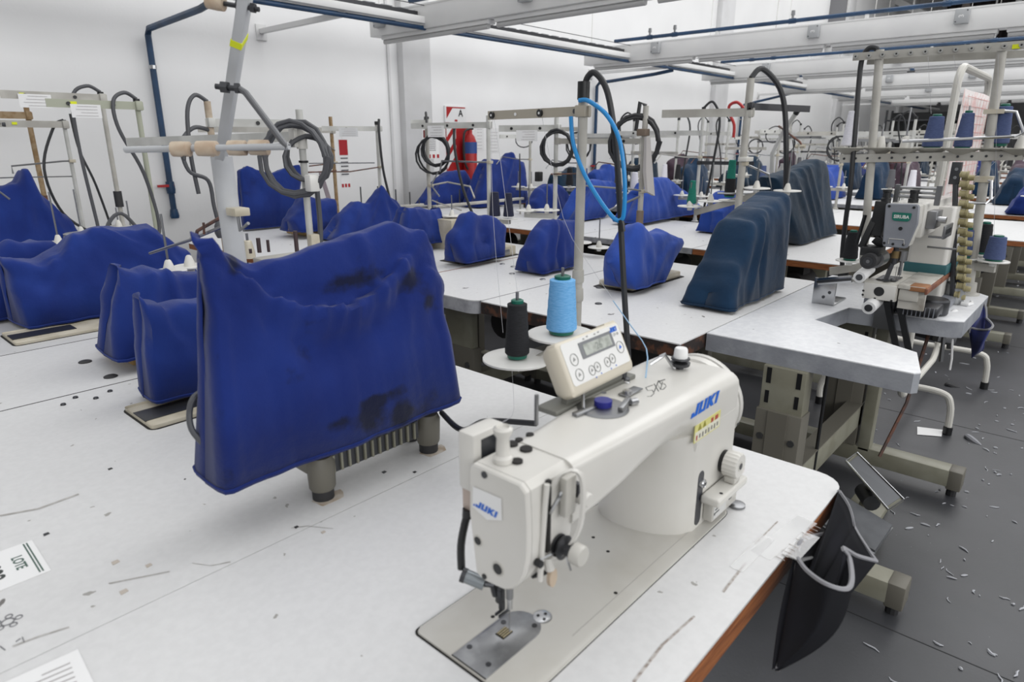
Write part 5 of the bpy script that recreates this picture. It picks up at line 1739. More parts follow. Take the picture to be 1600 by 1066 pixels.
aisle_frame(1.985, .215, .86, .63)
aisle_frame(2.9, .21, .86, .67)
MB().box(2.02, 2.9, .6, .65, .2, .3, .003).build('stretcher', LEGM, TS)
MB().box(2.02, 2.9, .595, .655, .3, .305).build('stretcher_lip', LEGD, TS)
MB().box(2.86, 2.92, .545, .59, .1, .69, .003).build('front_post', LEGM, TS)
MB().cyl((2.3, .6, .69), (2.3, .6, .15), .006, n=8).build('pull_rod', BLACK, TS)
MB().box(2.28, 2.32, .58, .62, .66, .69).build('rod_bracket', BLACK, TS)
MB().tube([(2.8, .4, .69), (2.72, .42, .4), (2.62, .46, .2)], .006, n=6).build('pull_chain', RUST, TS)
RUB = mat('treadle_rubber', '5c5e62', .6)
PADM = mat('pad_grey', '8d8f93', .5)
for lab, c, w, l, tilt in (('tilted foot treadle with a bright metal rim under the slotted table', px(1372, 752, 2.45), .09, .27, .6),):
    r = thing('foot_treadle', lab, 'treadle', (c.x, c.y, 0))
    d = V((-.25, -.75, -.62)).normalized()
    tc_ = [px(1322, 721, 2.50), px(1339, 708, 2.55), px(1412, 781, 2.42), px(1388, 797, 2.37)]
    a, b = tc_[0].lerp(tc_[1], .5), tc_[2].lerp(tc_[3], .5)
    nn = (tc_[1] - tc_[0]).cross(tc_[3] - tc_[0]).normalized()
    nn = nn if nn.z > 0 else -nn
    MB().loft([[q_ - nn * .008 for q_ in tc_], tc_]).build('plate', LEGM, r)
    MB().tube([q_ + nn * .001 for q_ in tc_] + [tc_[0] + nn * .001], .0045, n=6).build('metal_rim', CHROME, r)
    ce = sum(tc_, V()) / 4
    pp_ = [ce.lerp(q_, .9) + nn * .0005 for q_ in tc_]
    MB().loft([pp_, [q_ + nn * .002 for q_ in pp_]]).build('rubber_pad', mat('pad_dark', '7c7e82', .5), r)
    q = a.lerp(b, .62)
    MB().tube([q + V((.02, .02, -.01)), V((q.x + .08, q.y + .04, .1)), V((q.x + .06, q.y + .05, .0))], .018, n=10).build('bracket_arm', LEGM, r)
    MB().box(q.x - .06, q.x + .16, q.y - .02, q.y + .1, .0, .03, .003).build('base_bar', LEGM, r)
    MB().cyl((q.x + .0, q.y + .01, .09), (q.x + .08, q.y + .06, .09), .03, n=14).build('pivot', DSTEEL, r)
r = thing('foot_treadle', 'wide dark treadle plate lying behind the black scrap bag', 'treadle', (2.25, .35, 0))
tr_ = [pz(1310, 775, .12), pz(1393, 826, .08), pz(1366, 866, .05), pz(1270, 815, .08)]
u_ = V((0, 0, .014))
MB().loft([[q for q in tr_], [q + u_ for q in tr_]]).build('plate', mat('treadle_dark', '4a4c50', .5, col2='5b5d61', scale=8), r)
MB().tube(tr_ + [tr_[0]], .006, n=6).build('metal_rim', STEEL, r)
MB().box(2.15, 2.4, .36, .42, 0, .05).build('base_bar', LEGM, r)

# the multi-needle machine
S = thing('multi_needle_machine', 'grey and white cylinder arm sewing machine with a green badge and a strip of spools', 'sewing machine', (2.85, .5, T))
GREYH = mat('head_grey', '83868d', .4, col2='777a81', scale=8)
WORN = mat('worn_white', 'c0bdb5', .4, col2='8d867b', scale=14, lo=.5, hi=.7)
TEALM = mat('trim_teal', '2c5d63', .5)
XC = 2.55
m = MB().box(XC, 3.05, .484, .592, .812, .874, .004)
cyl_ = m.build('cylinder_arm', WORN, S)
MB().box(XC - .006, XC, .487, .590, .814, .870, .002).build('end_cover', JW, cyl_)
MB().cyl((XC - .0065, .538, .844), (XC - .0075, .538, .844), .0165, n=24).build('round_port', BLACK, cyl_)
for (y, z) in ((.588, .84), (.588, .825), (.548, .817), (.495, .817)):
    MB().cyl((XC - .0065, y, z), (XC - .0075, y, z), .004, n=8).build('cover_screw', BLACK, cyl_)
m = MB().box(XC, 3.0, .40, .484, .862, .876, .002)
cl_ = m.build('cloth_plate', WORN, S)
MB().box(XC - .002, 3.0, .394, .402, .852, .872, .002).build('plate_edge', mat('edge_rust', '8a5a42', .5, col2='6d4232', scale=20), cl_)
MB().box(XC + .0, 2.62, .397, .45, .858, .8775, .004).build('worn_corner', mat('edge_rust2', '9a6a46', .5), cl_)
MB().box(XC + .04, XC + .14, .5, .565, .876, .879, .001).build('needle_plate', DSTEEL, cyl_)
m = MB().box(XC + .01, XC + .06, .42, .48, .82, .86, .003)
m.box(XC + .03, XC + .2, .41, .43, .79, .80)
m.box(XC + .02, XC + .035, .40, .48, .79, .862)
m.build('lower_casting', WORN, S)
m = MB().cyl((XC + .08, .44, .832), (XC + .14, .44, .832), .024, n=16)
m.build('looper_gear', BLACK, S)
# column and head
m = MB().prism(rrect(2.86, 3.1, .40, .53, .015), T + .03, 1.12, .004)
col_ = m.build('column', JW, S)
MB().box(2.855, 3.105, .395, .535, .872, .91, .004).build('teal_band', TEALM, col_)
MB().box(2.7, 3.15, .36, .62, T + .001, T + .035, .01).build('base_plate', GREYH, S)
m = MB().box(2.62, 3.1, .455, .565, 1.03, 1.145, .006)
arm_ = m.build('upper_arm', JW, S)
hp_ = [(.560, 1.147), (.470, 1.15), (.462, 1.143), (.458, 1.085), (.476, 1.005), (.482, 1.0), (.548, 1.0), (.554, 1.006), (.563, 1.14)]
m = MB()
a = m.ring([(XC, y, z) for y, z in hp_])
b = m.ring([(XC + .014, y, z) for y, z in hp_])
m.skin(a, b)
m.bm.faces.new(a[::-1])
m.bm.faces.new(b)
bmesh.ops.bevel(m.bm, geom=[e for e in m.bm.edges], offset=.003, segments=1, affect='EDGES')
hp2 = m.build('head_cover', GREYH, S)
m = MB()
a = m.ring([(XC + .014, .51 + (y - .51) * .96, 1.075 + (z - 1.075) * .97) for y, z in hp_])
b = m.ring([(XC + .085, .51 + (y - .51) * .96, 1.075 + (z - 1.075) * .97) for y, z in hp_])
m.skin(a, b)
m.bm.faces.new(b)
m.build('head_casting', JW, S)
Mh = frame((XC - .001, 0, 0), (0, -1, 0), (0, 0, 1))
for (y, z) in ((.551, 1.138), (.477, 1.138), (.548, 1.013), (.489, 1.013), (.521, 1.012)):
    MB().cyl((XC - .0005, y, z), (XC - .002, y, z), .0045, n=10).build('cover_screw', BLACK, hp2)
MB().cyl((XC - .0005, .506, 1.066), (XC - .002, .506, 1.066), .0062, n=14).build('round_hole', BLACK, hp2)
bd = MB().poly([(-.028, .014), (.028, .014), (.029, .009), (.027, -.009), (.02, -.014), (-.02, -.014), (-.027, -.009), (-.029, .009)][::-1], Mh @ Matrix.Translation((-.509, 1.105, .0)), .0015).build('badge', mat('badge_green', '14695a', .35), hp2)
text('SIRUBA', .0155, Mh @ Matrix.Translation((-.509, 1.105, .0017)), mat('badge_letters', 'd8d8d4', .4), hp2, bold=.0004, sx=.92)
MB().tube([Mh @ V((-.535, 1.012, .0008)), Mh @ V((-.535, 1.03, .0008)), Mh @ V((-.49, 1.03, .0008)), Mh @ V((-.487, 1.012, .0008))], .0012, n=5).build('embossed_line', JW, hp2)
# caps, needle bars
for (x, y) in ((2.60, .575), (2.64, .5)):
    m = MB().lathe((x, y, 1.14), [(.016, 0), (.016, .02), (.013, .022), (.013, .04), (.015, .042), (.015, .05)], n=16)
    m.build('oil_cap', BLACK, S)
nb_ = MB().cyl((2.585, .515, 1.0), (2.585, .515, .94), .009, n=12).build('needle_bar', DSTEEL, S)
MB().cyl((2.585, .515, .985), (2.585, .515, .96), .012, n=12).build('bar_collar', mat('brass_dull', '7d6a48', .4, .6), nb_)
m = MB().bar((2.585, .52, .94), (2.58, .53, .885), .012, .012)
m.box(2.56, 2.6, .515, .54, .879, .886, .001)
m.build('presser_foot', DSTEEL, S)
m = MB().cyl((2.60, .495, .985), (2.60, .495, .95), .014, n=12)
m.cyl((2.6, .495, .95), (2.6, .495, .90), .005, n=8)
m.build('needle_clamp', STEEL, S)
for k in range(3):
    MB().cyl((2.59, .505 - .006 * k, .93), (2.59, .505 - .006 * k, .882), .0009, n=5).build('needle', CHROME, S)
# black puller unit at the far side with rubber roller
m = MB()
m.bar((2.60, .585, 1.15), (2.6, .59, 1.03), .04, .035, up=(1, 0, 0), bev=.003)
m.bar((2.6, .6, 1.09), (2.58, .625, .985), .02, .03, up=(1, 0, 0), bev=.003)
m.bar((2.6, .59, 1.02), (2.6, .56, 1.0), .03, .03, bev=.003)
m.box(2.53, 2.62, .555, .615, .965, .995, .003)
m.bar((2.585, .63, 1.1), (2.57, .64, 1.0), .008, .01)
pu = m.build('puller_arm', BLACK, S)
MB().cyl((2.50, .578, .952), (2.56, .578, .952), .0265, n=28).build('puller_roller', DARK, pu)
MB().cyl((2.56, .572, .95), (2.64, .572, .95), .03, n=24).build('roller_drum', STEEL, pu)
MB().cyl((2.498, .578, .952), (2.501, .578, .952), .016, n=20).build('roller_hub', DSTEEL, pu)
MB().cyl((2.496, .578, .952), (2.499, .578, .952), .006, n=12).build('hub_bolt', STEEL, pu)
# tension unit, rails, thread plates on the right of the head
m = MB().box(2.66, 2.76, .425, .455, 1.06, 1.12, .003)
tu = m.build('tension_unit', STEEL, S)
MB().cyl((2.69, .43, 1.09), (2.69, .40, 1.09), .012, n=14).build('tension_post', CHROME, tu)
m = MB().box(2.64, 2.78, .39, .397, 1.03, 1.075, .002)
m.box(2.66, 2.68, .39, .44, 1.03, 1.036)
m.build('thread_plate', STEEL, tu)
for k in range(4):
    MB().box(2.66 + .025 * k, 2.67 + .025 * k, .388, .391, 1.045, 1.062).build('plate_window', DSTEEL, tu)
rl = MB()
for z in (1.165, 1.18, 1.195):
    rl.cyl((2.66, .56, z), (2.66, .43, z), .005, n=8)
rl.box(2.65, 2.67, .55, .565, 1.14, 1.205)
rl.box(2.65, 2.67, .425, .44, 1.14, 1.205)
rl.build('thread_rails', STEEL, S)
MB().cyl((2.8, .46, .98), (2.8, .37, .98), .004, n=8).build('side_rod', STEEL, S)
# motor pod and oil bowl beneath
m = MB()
m.lathe((2.74, .40, T + .001), [(.048, 0), (.052, .006), (.052, .05), (.046, .056)], n=28)
m.box(2.6, 2.74, .36, .48, T + .012, T + .05, .01)
pd_ = m.build('motor_pod', DSTEEL, S)
for k in range(8):
    MB().box(2.595, 2.60, .37 + .013 * k, .373 + .013 * k, T + .014, T + .048).build('cooling_rib', GREYH, pd_)
ob = MB().lathe((2.98, .37, T + .002), [(.03, 0), (.034, .01), (.034, .075), (.028, .082), (.02, .084)], n=22).build('oil_bowl', mat('bowl_clear', '9fa1a2', .15, .3), S)
MB().lathe((2.98, .37, T + .086), [(.024, 0), (.024, .02), (.02, .022)], n=18).build('bowl_cap', BLACK, ob)
MB().tube([(2.955, .34, T + .01), (2.95, .32, T + .008), (2.98, .31, T + .008), (3.0, .315, T + .01)], .007, n=6).build('white_tie', PAPER, S)
MB().box(2.63, 2.66, .5, .56, .69, .81).build('chute', STEEL, S)
for k in (0, 1):
    MB().bar((2.60, .52 - .04 * k, .80), (2.63, .46 - .04 * k, .6), .02, .012, up=(1, 0, 0)).build('guide_rail', DSTEEL, S)
# spool strip
XS2 = 2.95
s0, s1 = px(1494, 262, XS2), px(1488, 463, XS2)
m = MB().bar(s0, s1, .016, .022, up=(1, 0, 0), bev=.002)
m.box(s0.x - .012, s0.x + .012, s0.y - .018, s0.y + .014, s0.z - .06, s0.z + .02, .002)
ss = m.build('spool_strip', DSTEEL, S)
SPB = mat('knob_beige', 'a59c78', .5, col2='8f8662', scale=30)
for i in range(14):
    t = i / 13
    q = s0.lerp(s1, .05 + .93 * t)
    for (dx, dy, L) in ((-.0, -.012, .028),) if i < 13 else ((0, -.006, .018),):
        b = q + V((dx, dy, 0))
        k = MB().lathe(b, [(.0125, 0), (.0135, .002), (.0115, .004), (.0115, L * .75), (.0135, L * .8), (.0135, L)], axis=(0, -1, 0), n=14).build('spool_knob', SPB, ss)
        b2 = b + V((.018, -.006, -.012))
        MB().lathe(b2, [(.0105, 0), (.0115, L * .8), (.0095, L + .011)], axis=(0, -1, 0), n=12).build('knob_tip', SPB, k)
for i in range(2):
    MB().cyl(s0 + V((-.014, -.004, -.005 - .03 * i)), s0 + V((-.012, -.004, -.005 - .03 * i)), .006, n=10).build('strip_screw', CHROME, ss)
# metre strip of the feeder: folding arm with white rollers on a chrome stand
r = thing('tape_feeder', 'chrome bracket arm with a white roller standing on the slotted table', 'roller stand', (2.68, .77, T))
m = MB()
m.box(2.62, 2.63, .70, .78, T, T + .1, .001)
m.box(2.62, 2.78, .70, .76, T, T + .006, .001)
fb = m.build('stand_plate', CHROME, r)
for q in ((.74, .78), (.72, .80)):
    MB().cyl((2.618, q[0], q[1]), (2.621, q[0], q[1]), .006, n=10).build('plate_bolt', DSTEEL, fb)
MB().bar((2.615, .765, .838), (2.58, .64, .87), .01, .026, bev=.002).build('arm', CHROME, r)
MB().bar((2.60, .765, .838), (2.57, .64, .87), .006, .01, bev=.001).build('arm_slot', DSTEEL, r)
ro = MB().cyl((2.53, .605, .888), (2.63, .6, .905), .0205, n=26).build('white_roller', PAPER, r)
MB().cyl((2.528, .605, .8878), (2.532, .605, .8882), .0115, n=18).build('roller_core', DSTEEL, ro)
ro = MB().cyl((2.5, .553, .79), (2.6, .552, .80), .0225, n=26).build('white_roller', PAPER, r)
MB().cyl((2.498, .553, .7898), (2.502, .553, .7902), .013, n=18).build('roller_core', DSTEEL, ro)
r = thing('roller_clamp', 'steel clamp with a small white roller at the front edge of the slotted table', 'clamp', (2.9, .27, .6))
q0, q1 = px(1467, 507, 2.72), px(1492, 488, 2.85)
ro = MB().cyl(q0, q1, .0125, n=20).build('white_roller', PAPER, r)
MB().cyl(q0 - (q1 - q0) * .02, q0 + (q1 - q0) * .02, .006, n=14).build('roller_core', DSTEEL, ro)
MB().cyl(px(1478, 500, 2.75), px(1470, 565, 2.75), .007, n=10).build('upright_rod', STEEL, r)
m = MB().bar(px(1462, 527, 2.75), px(1490, 531, 2.8), .03, .026, bev=.003)
m.bar(px(1486, 505, 2.8), px(1484, 545, 2.8), .02, .018, up=(1, 0, 0), bev=.002)
m.build('clamp_block', STEEL, r)
MB().bar(px(1432, 520, 2.85), px(1484, 535, 2.85), .02, .02).build('rail', DSTEEL, r)
MB().tube([px(1488, 530, 2.78), px(1487, 560, 2.78), px(1484, 578, 2.78)], .004, n=5).build('hanging_strip', PAPER, r)
# navy bag at that table
NB2 = mat('bag_blue', '1c2458', .8, col2='252e66', scale=9, sheen=.1)
bag2 = thing('scrap_bag', 'navy blue cloth bag with pale binding hung at the end of the slotted table', 'bag', (3.1, .26, .5))
XB = 3.02


def bq(x, y, d=0.):
    return px(x, y, XB + d)


ra = [bq(1514, 520), bq(1522, 485), bq(1534, 473, .1), bq(1540, 480, .1), bq(1541, 505, .08)]
rb = [bq(1517, 512), bq(1530, 515), bq(1545, 515, -.03), bq(1551, 508, .0), bq(1541, 497, .08)]
tp_, te_ = bq(1518, 560), bq(1536, 548)
m = MB()
sa_, sb_ = spline(rb, 5), spline(ra, 5)
m.loft([[q.lerp(tp_.lerp(te_, i / (len(sa_) - 1)), t) + V((-.03 * math.sin(PI * t) * math.sin(PI * i / (len(sa_) - 1)), 0, 0)) for i, q in enumerate(sa_)] for t in [k / 8 for k in range(9)]], cap=(False, False), closed=False)
o = m.build('front_panel', NB2, bag2, ang=80)
o.modifiers.new('thick', 'SOLIDIFY').thickness = .002
m = MB()
m.loft([[q.lerp(tp_.lerp(te_, i / (len(sb_) - 1)) + V((.03, 0, 0)), t) for i, q in enumerate(sb_)] for t in [k / 6 for k in range(7)]], cap=(False, False), closed=False)
o = m.build('back_panel', NB2, bag2, ang=80)
o.modifiers.new('thick', 'SOLIDIFY').thickness = .002
MB().tube(sa_, .0045, n=6).build('binding', BIND, bag2)
MB().tube(sb_, .0045, n=6).build('binding', BIND, bag2)

# its tall double thread stand
XR = 3.2
K = thing('spool_rack', 'tall two-post spool rack over the slotted table with a long drilled top bar', 'spool rack', (XR, .55, T))
p0, p1 = V((XR, .753, T)), px(1375, 78, XR)
q0, q1 = V((XR, .352, T)), px(1566, 76, XR)
for a, b in ((p0, p1), (q0, q1)):
    MB().cyl(a, b, .0165, n=16).build('post', POLE, K)
    MB().lathe(a, [(.04, 0), (.04, .006), (.026, .01), (.024, .05)], n=18).build('foot_flange', POLE, K)
e0, e1 = px(1333, 89, XR - .02), px(1603, 70, XR - .02)
m = MB().bar(e0, e1, .006, .03)
tb = m.build('top_bar', POLE, K)
m = MB().bar(px(1355, 96, XR + .03), px(1603, 84, XR + .03), .006, .026)
m.build('top_bar_rear', POLE, K)
for i in range(12):
    q = e0.lerp(e1, .02 + .96 * i / 11)
    MB().cyl(q - V((.003, 0, 0)), q - V((.009, 0, 0)), .0085, n=12).build('eyelet', PANG, tb)
    MB().cyl(q - V((.009, 0, 0)), q - V((.0095, 0, 0)), .0035, n=8).build('eyelet_hole', BLACK, tb)
q = px(1588, 72, XR - .025)
MB().box(q.x - .002, q.x, q.y - .012, q.y + .012, q.z - .009, q.z + .006).build('yellow_mark', YEL, tb)
r0, r1 = px(1312, 248, XR - .02), px(1598, 243, XR - .02)
m = MB().bar(r0, r1, .006, .034)
m.bar(r0 + V((.05, 0, 0)), r1 + V((.05, 0, 0)), .006, .034)
rk = m.build('rack_bar', POLE, K)
for i in range(14):
    q = r0.lerp(r1, .03 + .94 * i / 13)
    MB().cyl(q - V((.003, 0, 0)), q - V((.005, 0, 0)), .005, n=8).build('bar_hole', DSTEEL, rk)
ZP = r0.z + .045
pans = []
for i, x in enumerate((1326, 1372, 1413, 1453, 1503, 1555, 1594)):
    q = px(x, 233, XR)
    dx = .0 if i % 2 == 0 else .03
    p_ = MB().lathe((q.x + dx, q.y, ZP), [(.008, -.03), (.02, -.026), (.05, -.008), (.068, .0), (.068, .003), (.05, -.004), (.01, -.012)], n=26).build('spool_pan', mat('pan_dull', 'a9a69d', .45), K)
    if i not in (0, 3, 4, 5):
        MB().lathe((q.x + dx, q.y, ZP - .005), [(.02, 0), (.019, .02), (.012, .05), (.008, .054)], n=12).build('cone_holder', CREAM, p_)
    MB().cyl((q.x + dx, q.y, ZP - .01), (q.x + dx, q.y, ZP + (.16 if i in (2, 4) else .1)), .0035, n=8).build('pin', STEEL, p_)
    pans.append(V((q.x + dx, q.y, ZP - .002)))
YB = YARNS[0]
cone('white thread cone at the left end of the tall spool rack', pans[0], .165, .032, .02, YARNS[2], group='cones on the tall spool rack', tip=False)
cone('navy blue thread cone on the tall spool rack, left of three', pans[3], .135, .037, .026, YB, group='cones on the tall spool rack')
cone('navy blue thread cone on the tall spool rack, in the middle of three', pans[4], .145, .032, .02, YB, group='cones on the tall spool rack')
cone('navy blue thread cone on the tall spool rack, right of three', pans[5] + V((0, 0, .012)), .155, .037, .026, YB, group='cones on the tall spool rack')
MB().tube([px(1410, 221, XR - .06), px(1500, 217, XR - .06), px(1585, 213, XR - .06), px(1600, 208, XR - .04), px(1588, 175, XR - .0), px(1560, 173, XR)], .006, n=8).build('thread_bar', CHROME, K)
MB().box(XR - .02, XR + .02, px(1560, 173, XR).y - .02, px(1543, 173, XR).y + .01, px(1550, 178, XR).z, px(1550, 171, XR).z).build('bar_clamp', CREAM2, K)
MB().tube([px(1508, 317, XR - .05), px(1540, 318, XR - .05), px(1548, 312, XR - .04), px(1549, 283, XR - .02), px(1530, 280, XR)], .006, n=8).build('thread_bar', CHROME, K)
m = px(1538, 280, XR)
MB().box(m.x - .02, m.x + .02, m.y - .03, m.y + .03, m.z - .012, m.z + .012, .002).build('bar_clamp', CREAM2, K)
# lower pans
for i, (x, y, X, rr) in enumerate(((1552, 409, 3.18, .055), (1532, 398, 3.3, .055), (1508, 404, 3.2, .05), (1327, 408, 3.1, .055))):
    q = px(x, y, X)
    pan(K, q.x, q.y, q.z, rr, PAN, .0, False)
    h, rb_, rt_, mm, lb_ = ((.10, .036, .028, YB, 'bright navy thread cone on the low pan right of the beige spool strip'), (.13, .034, .022, YARNS[1], 'black thread cone behind the bright navy one on the low right pan'),
                           (.12, .028, .02, YB, 'slim navy thread cone partly hidden by the beige spool strip'), (.13, .031, .022, YARNS[1], 'black thread cone with green tip on the low left pan of the tall rack'))[i]
    cone(lb_, (q.x, q.y, q.z + .005), h, rb_, rt_, mm, group='cones on the tall spool rack')
q = px(1552, 412, 3.18)
MB().bar((XR, .36, q.z - .02), (q.x, q.y - .01, q.z - .02), .02, .03).build('lower_bar', POLE, K)
q = px(1327, 412, 3.1)
MB().bar(px(1296, 424, 3.1), (XR, .745, q.z - .02), .006, .034).build('lower_bar', POLE, K)
kc = MB().tube([px(1372, 82, XR), px(1368, 75, XR), px(1357, 76, XR), px(1347, 92, XR), px(1342, 130, XR), px(1335, 220, XR - .02), px(1328, 300, XR - .02), px(1322, 340, XR), px(1316, 400, XR), px(1318, 432, XR)], .0105, n=8, smooth=6).build('power_cable', CABLE)
tag(kc, 'thick black cable looping over the left post of the tall spool rack', 'cable')
MB().lathe(px(1318, 425, XR), [(.012, -.03), (.022, -.02), (.024, .0), (.01, .03)], n=12).build('plug', BLACK, kc)
for i, (a, b) in enumerate((((1455, 178), (1450, 88)), ((1506, 180), (1490, 86)), ((1567, 240), (1480, 330)), ((1552, 408), (1560, 85)))):
    t_ = MB().tube([px(*a, XR - .03), px(*b, XR - .03)], .0007, n=4).build('thread', THR)
    tag(t_, ['fine thread rising from the left navy cone to the top bar', 'fine thread rising from the middle navy cone to the top bar', 'fine slanting thread from the rack to the spool strip', 'fine thread rising from the low bright navy cone to the top bar'][i], 'thread')

# free-standing tube frame with the red pattern sheet
YP = .58
FR = thing('tube_frame', 'white tube frame on black tipped feet carrying a red printed sheet', 'frame', (3.95, YP, 0))
TW = mat('tube_white', 'c8c6bf', .4)
fl = [px(1500, 106, 3.53)]
xa, xb, zt_, zb_ = 3.53, 4.4, 1.66, .13
pts = [V((x, YP, z)) for x, z in rrect(xa, xb, zb_, zt_, .09, 6)]
MB().tube(pts, .0165, n=10, closed=True).build('hoop', TW, FR)
for x, yb_ in ((3.55, .36), (4.4, .32)):
    ft = MB().tube([(x, .95, .02), (x, .95, .12), (x, .88, .2), (x, .62, .2), (x, yb_ + .06, .2), (x, yb_ + .01, .15), (x, yb_, .02)], .0155, n=10, smooth=6).build('foot_tube', TW, FR)
    for y in (yb_, .95):
        MB().cyl((x, y, .0), (x, y, .04), .02, n=12).build('rubber_tip', BLACK, ft)
RS = mat('pattern_print', 'd9d4d2', .7, col2='d59a95', scale=14, lo=.46, hi=.75, detail=8)
sh = thing('pattern_sheet', 'tall paper sheet with faded red print hung on the white tube frame', 'paper', (3.95, YP - .03, 1.0))
a, b, c, d = py(1486, 136, YP - .03), py(1549, 149, YP - .03), py(1531, 298, YP - .03), py(1466, 306, YP - .03)
xl, xr = 3.58, 4.36
rows_ = []
for k in range(10):
    t = k / 9
    z = 1.57 - t * (1.57 - 1.0)
    rows_.append([V((xl + (xr - xl) * i / 8, YP - .022 + .006 * math.sin(i * .9 + t * 2), z)) for i in range(9)])
m = MB().loft(rows_, cap=(False, False), closed=False)
o = m.build('sheet', RS, sh, ang=80)
o.modifiers.new('thick', 'SOLIDIFY').thickness = .001
RL = mat('pattern_red', 'd8a5a1', .7)
m = MB()
for i in range(14):
    z = 1.54 - i * .038
    MB().bar((xl + .05, YP - .031, z), (xr - .05 - .02 * (i % 4), YP - .031, z + .004), .001, .0025).build('printed_line', RL, sh)
for i in range(8):
    x = xl + .08 + i * .09
    MB().bar((x, YP - .031, 1.55), (x + .02, YP - .031, 1.03), .001, .0025).build('printed_line', RL, sh)
# ------------------------------------------------------------------ red board, extinguisher, signs on the wall
pp = py(710, 200, WY)
r = thing('fire_extinguisher_board', 'red and white striped board with a small sign on top, on the white wall', 'fire sign', (pp.x, WY, .9))
x0, x1 = py(697, 230, WY).x, py(737, 230, WY).x
MB().box(x0, x1, WY - .012, WY, .98, 1.55).build('board', REDM, r)
for i in range(3):
    z = 1.05 + i * .17
    MB().poly([(0, 0), (.14, .16), (.14, .26), (0, .1)], frame((x0, WY - .0125, z), (1, 0, 0), (0, 0, 1))).build('white_stripe', PAPER, r)
s0, s1 = py(693, 165, WY), py(727, 192, WY)
MB().box(s0.x, s1.x, WY - .02, WY, s1.z, s0.z).build('sign_plate', PAPER, r)
MB().poly([(0, 0), (.1, 0), (0, -.12)], frame((s0.x + .02, WY - .021, s0.z - .01), (1, 0, 0), (0, 0, 1))).build('red_corner', REDM, r)
MB().box(s0.x + .02, s1.x - .02, WY - .022, WY - .02, s0.z - .022, s0.z - .01).build('red_band', REDM, r)
text('A', .1, frame((s1.x - .09, WY - .0215, s0.z - .075), (1, 0, 0), (0, 0, 1)), BLACK, r, bold=.002)
MB().box(s0.x + .14, s0.x + .18, WY - .022, WY - .02, s1.z + .01, s1.z + .03).build('red_block', REDM, r)
r = thing('fire_extinguisher', 'red fire extinguisher with a blue label hanging at the striped red board', 'fire extinguisher', (x0 + .25, WY - .12, .95))
cx = x0 + .27
MB().lathe((cx, WY - .1, .93), [(.06, 0), (.075, .02), (.075, .4), (.05, .47), (.025, .5), (.02, .54)], n=24).build('cylinder', REDM, r)
MB().lathe((cx, WY - .1, 1.22), [(.0765, 0), (.0765, .12)], n=24, cap=(False, False)).build('label', mat('label_blue', '2a4a8c', .5), r)
MB().box(cx - .02, cx + .05, WY - .11, WY - .09, 1.47, 1.53, .005).build('valve_handle', BLACK, r)
MB().tube([(cx - .02, WY - .11, 1.48), (cx - .12, WY - .13, 1.42), (cx - .12, WY - .13, 1.15), (cx - .08, WY - .14, 1.05)], .012, n=8, smooth=5).build('hose', BLACK, r)
for lab, a, b in (('printed white notice with red edges hung behind the cable loops by the wall pilaster', (659, 202), (686, 248)),):
    p0, p1 = py(a[0], a[1], 3.62), py(b[0], b[1], 3.62)
    r = thing('warning_board', lab, 'sign', (p0.x, 3.62, p1.z))
    MB().box(p0.x, p1.x, 3.618, 3.622, p1.z, p0.z).build('board', PAPER, r)
    h = p0.z - p1.z
    MB().box(p0.x + .01, p1.x - .01, 3.616, 3.618, p1.z + h * .72, p1.z + h * .97).build('red_heading', mat('print_maroon', '6d3230', .7), r)
    for i in range(6):
        MB().box(p0.x + .02, p1.x - .03, 3.616, 3.618, p1.z + h * (.64 - .07 * i), p1.z + h * (.655 - .07 * i)).build('print_line', mat('ink_grey', '55555a', .8), r)
    for i in range(4):
        MB().box(p0.x + .01 + i * .04, p0.x + .03 + i * .04, 3.616, 3.618, p1.z + .005, p1.z + .03).build('red_block', DRED, r)
p0 = py(745, 215, WY)
for lab, a, b in (('plain white printed sheet on the wall right of the red board', (742, 195), (756, 235)), ('white printed sheet on the wall behind the bent wire rods', (762, 200), (780, 238))):
    q0, q1 = py(*a, WY), py(*b, WY)
    r = thing('notice_sheet', lab, 'notice', (q0.x, WY, q1.z))
    MB().box(q0.x, q1.x, WY - .003, WY, q1.z, q0.z).build('sheet', PAPER, r)
    for i in range(7):
        MB().box(q0.x + .03, q1.x - .03, WY - .004, WY - .003, q0.z - .05 - i * .035, q0.z - .046 - i * .035).build('print_line', mat('ink_faint', 'a7a3a4', .8), r)

# ------------------------------------------------------------------ on and by the front table
lb = thing('lot_label', 'white paper label printed LOTE stuck on the left of the front tables', 'label', pz(35, 880))
c0, c1, c2, c3 = pz(50, 845), pz(80, 892), pz(-60, 948), pz(-90, 895)
m = MB()
m.loft([[c0 + V((0, 0, .0004)), c1 + V((0, 0, .0004)), c2 + V((0, 0, .0004)), c3 + V((0, 0, .0004))], [c0 + V((0, 0, .0012)), c1 + V((0, 0, .0012)), c2 + V((0, 0, .0012)), c3 + V((0, 0, .0012))]])
m.build('paper', PAPER, lb)
INK = mat('ink_dark', '3a3f3d', .7)
INKG = mat('ink_green', '4d625a', .7)
dn = (c1 - c0).normalized()          # text runs along the short edge
ac = (c3 - c0).normalized()
text('LOTE', .019, frame(c0.lerp(c1, .5) + ac * .028 + V((0, 0, .0013)), dn, -ac), INKG, lb, bold=.0004, sx=.9)
text('0022', .034, frame(c0.lerp(c1, .5) + ac * .062 + V((0, 0, .0013)), dn, -ac), INK, lb, bold=.0008, sx=.9)
for i in range(2):
    MB().bar(c0 + dn * .004 + ac * (.008 + .004 * i) + V((0, 0, .0013)), c1 - dn * .006 + ac * (.008 + .004 * i) + V((0, 0, .0013)), .002, .0004).build('print_line', INKG, lb)
lb = thing('printed_sheet', 'white paper sheet taped at the bottom left corner of the front table', 'paper', pz(70, 1050))
c0, c1, c2, c3 = pz(122, 1016), pz(150, 1075), pz(-60, 1160), pz(-30, 1085)
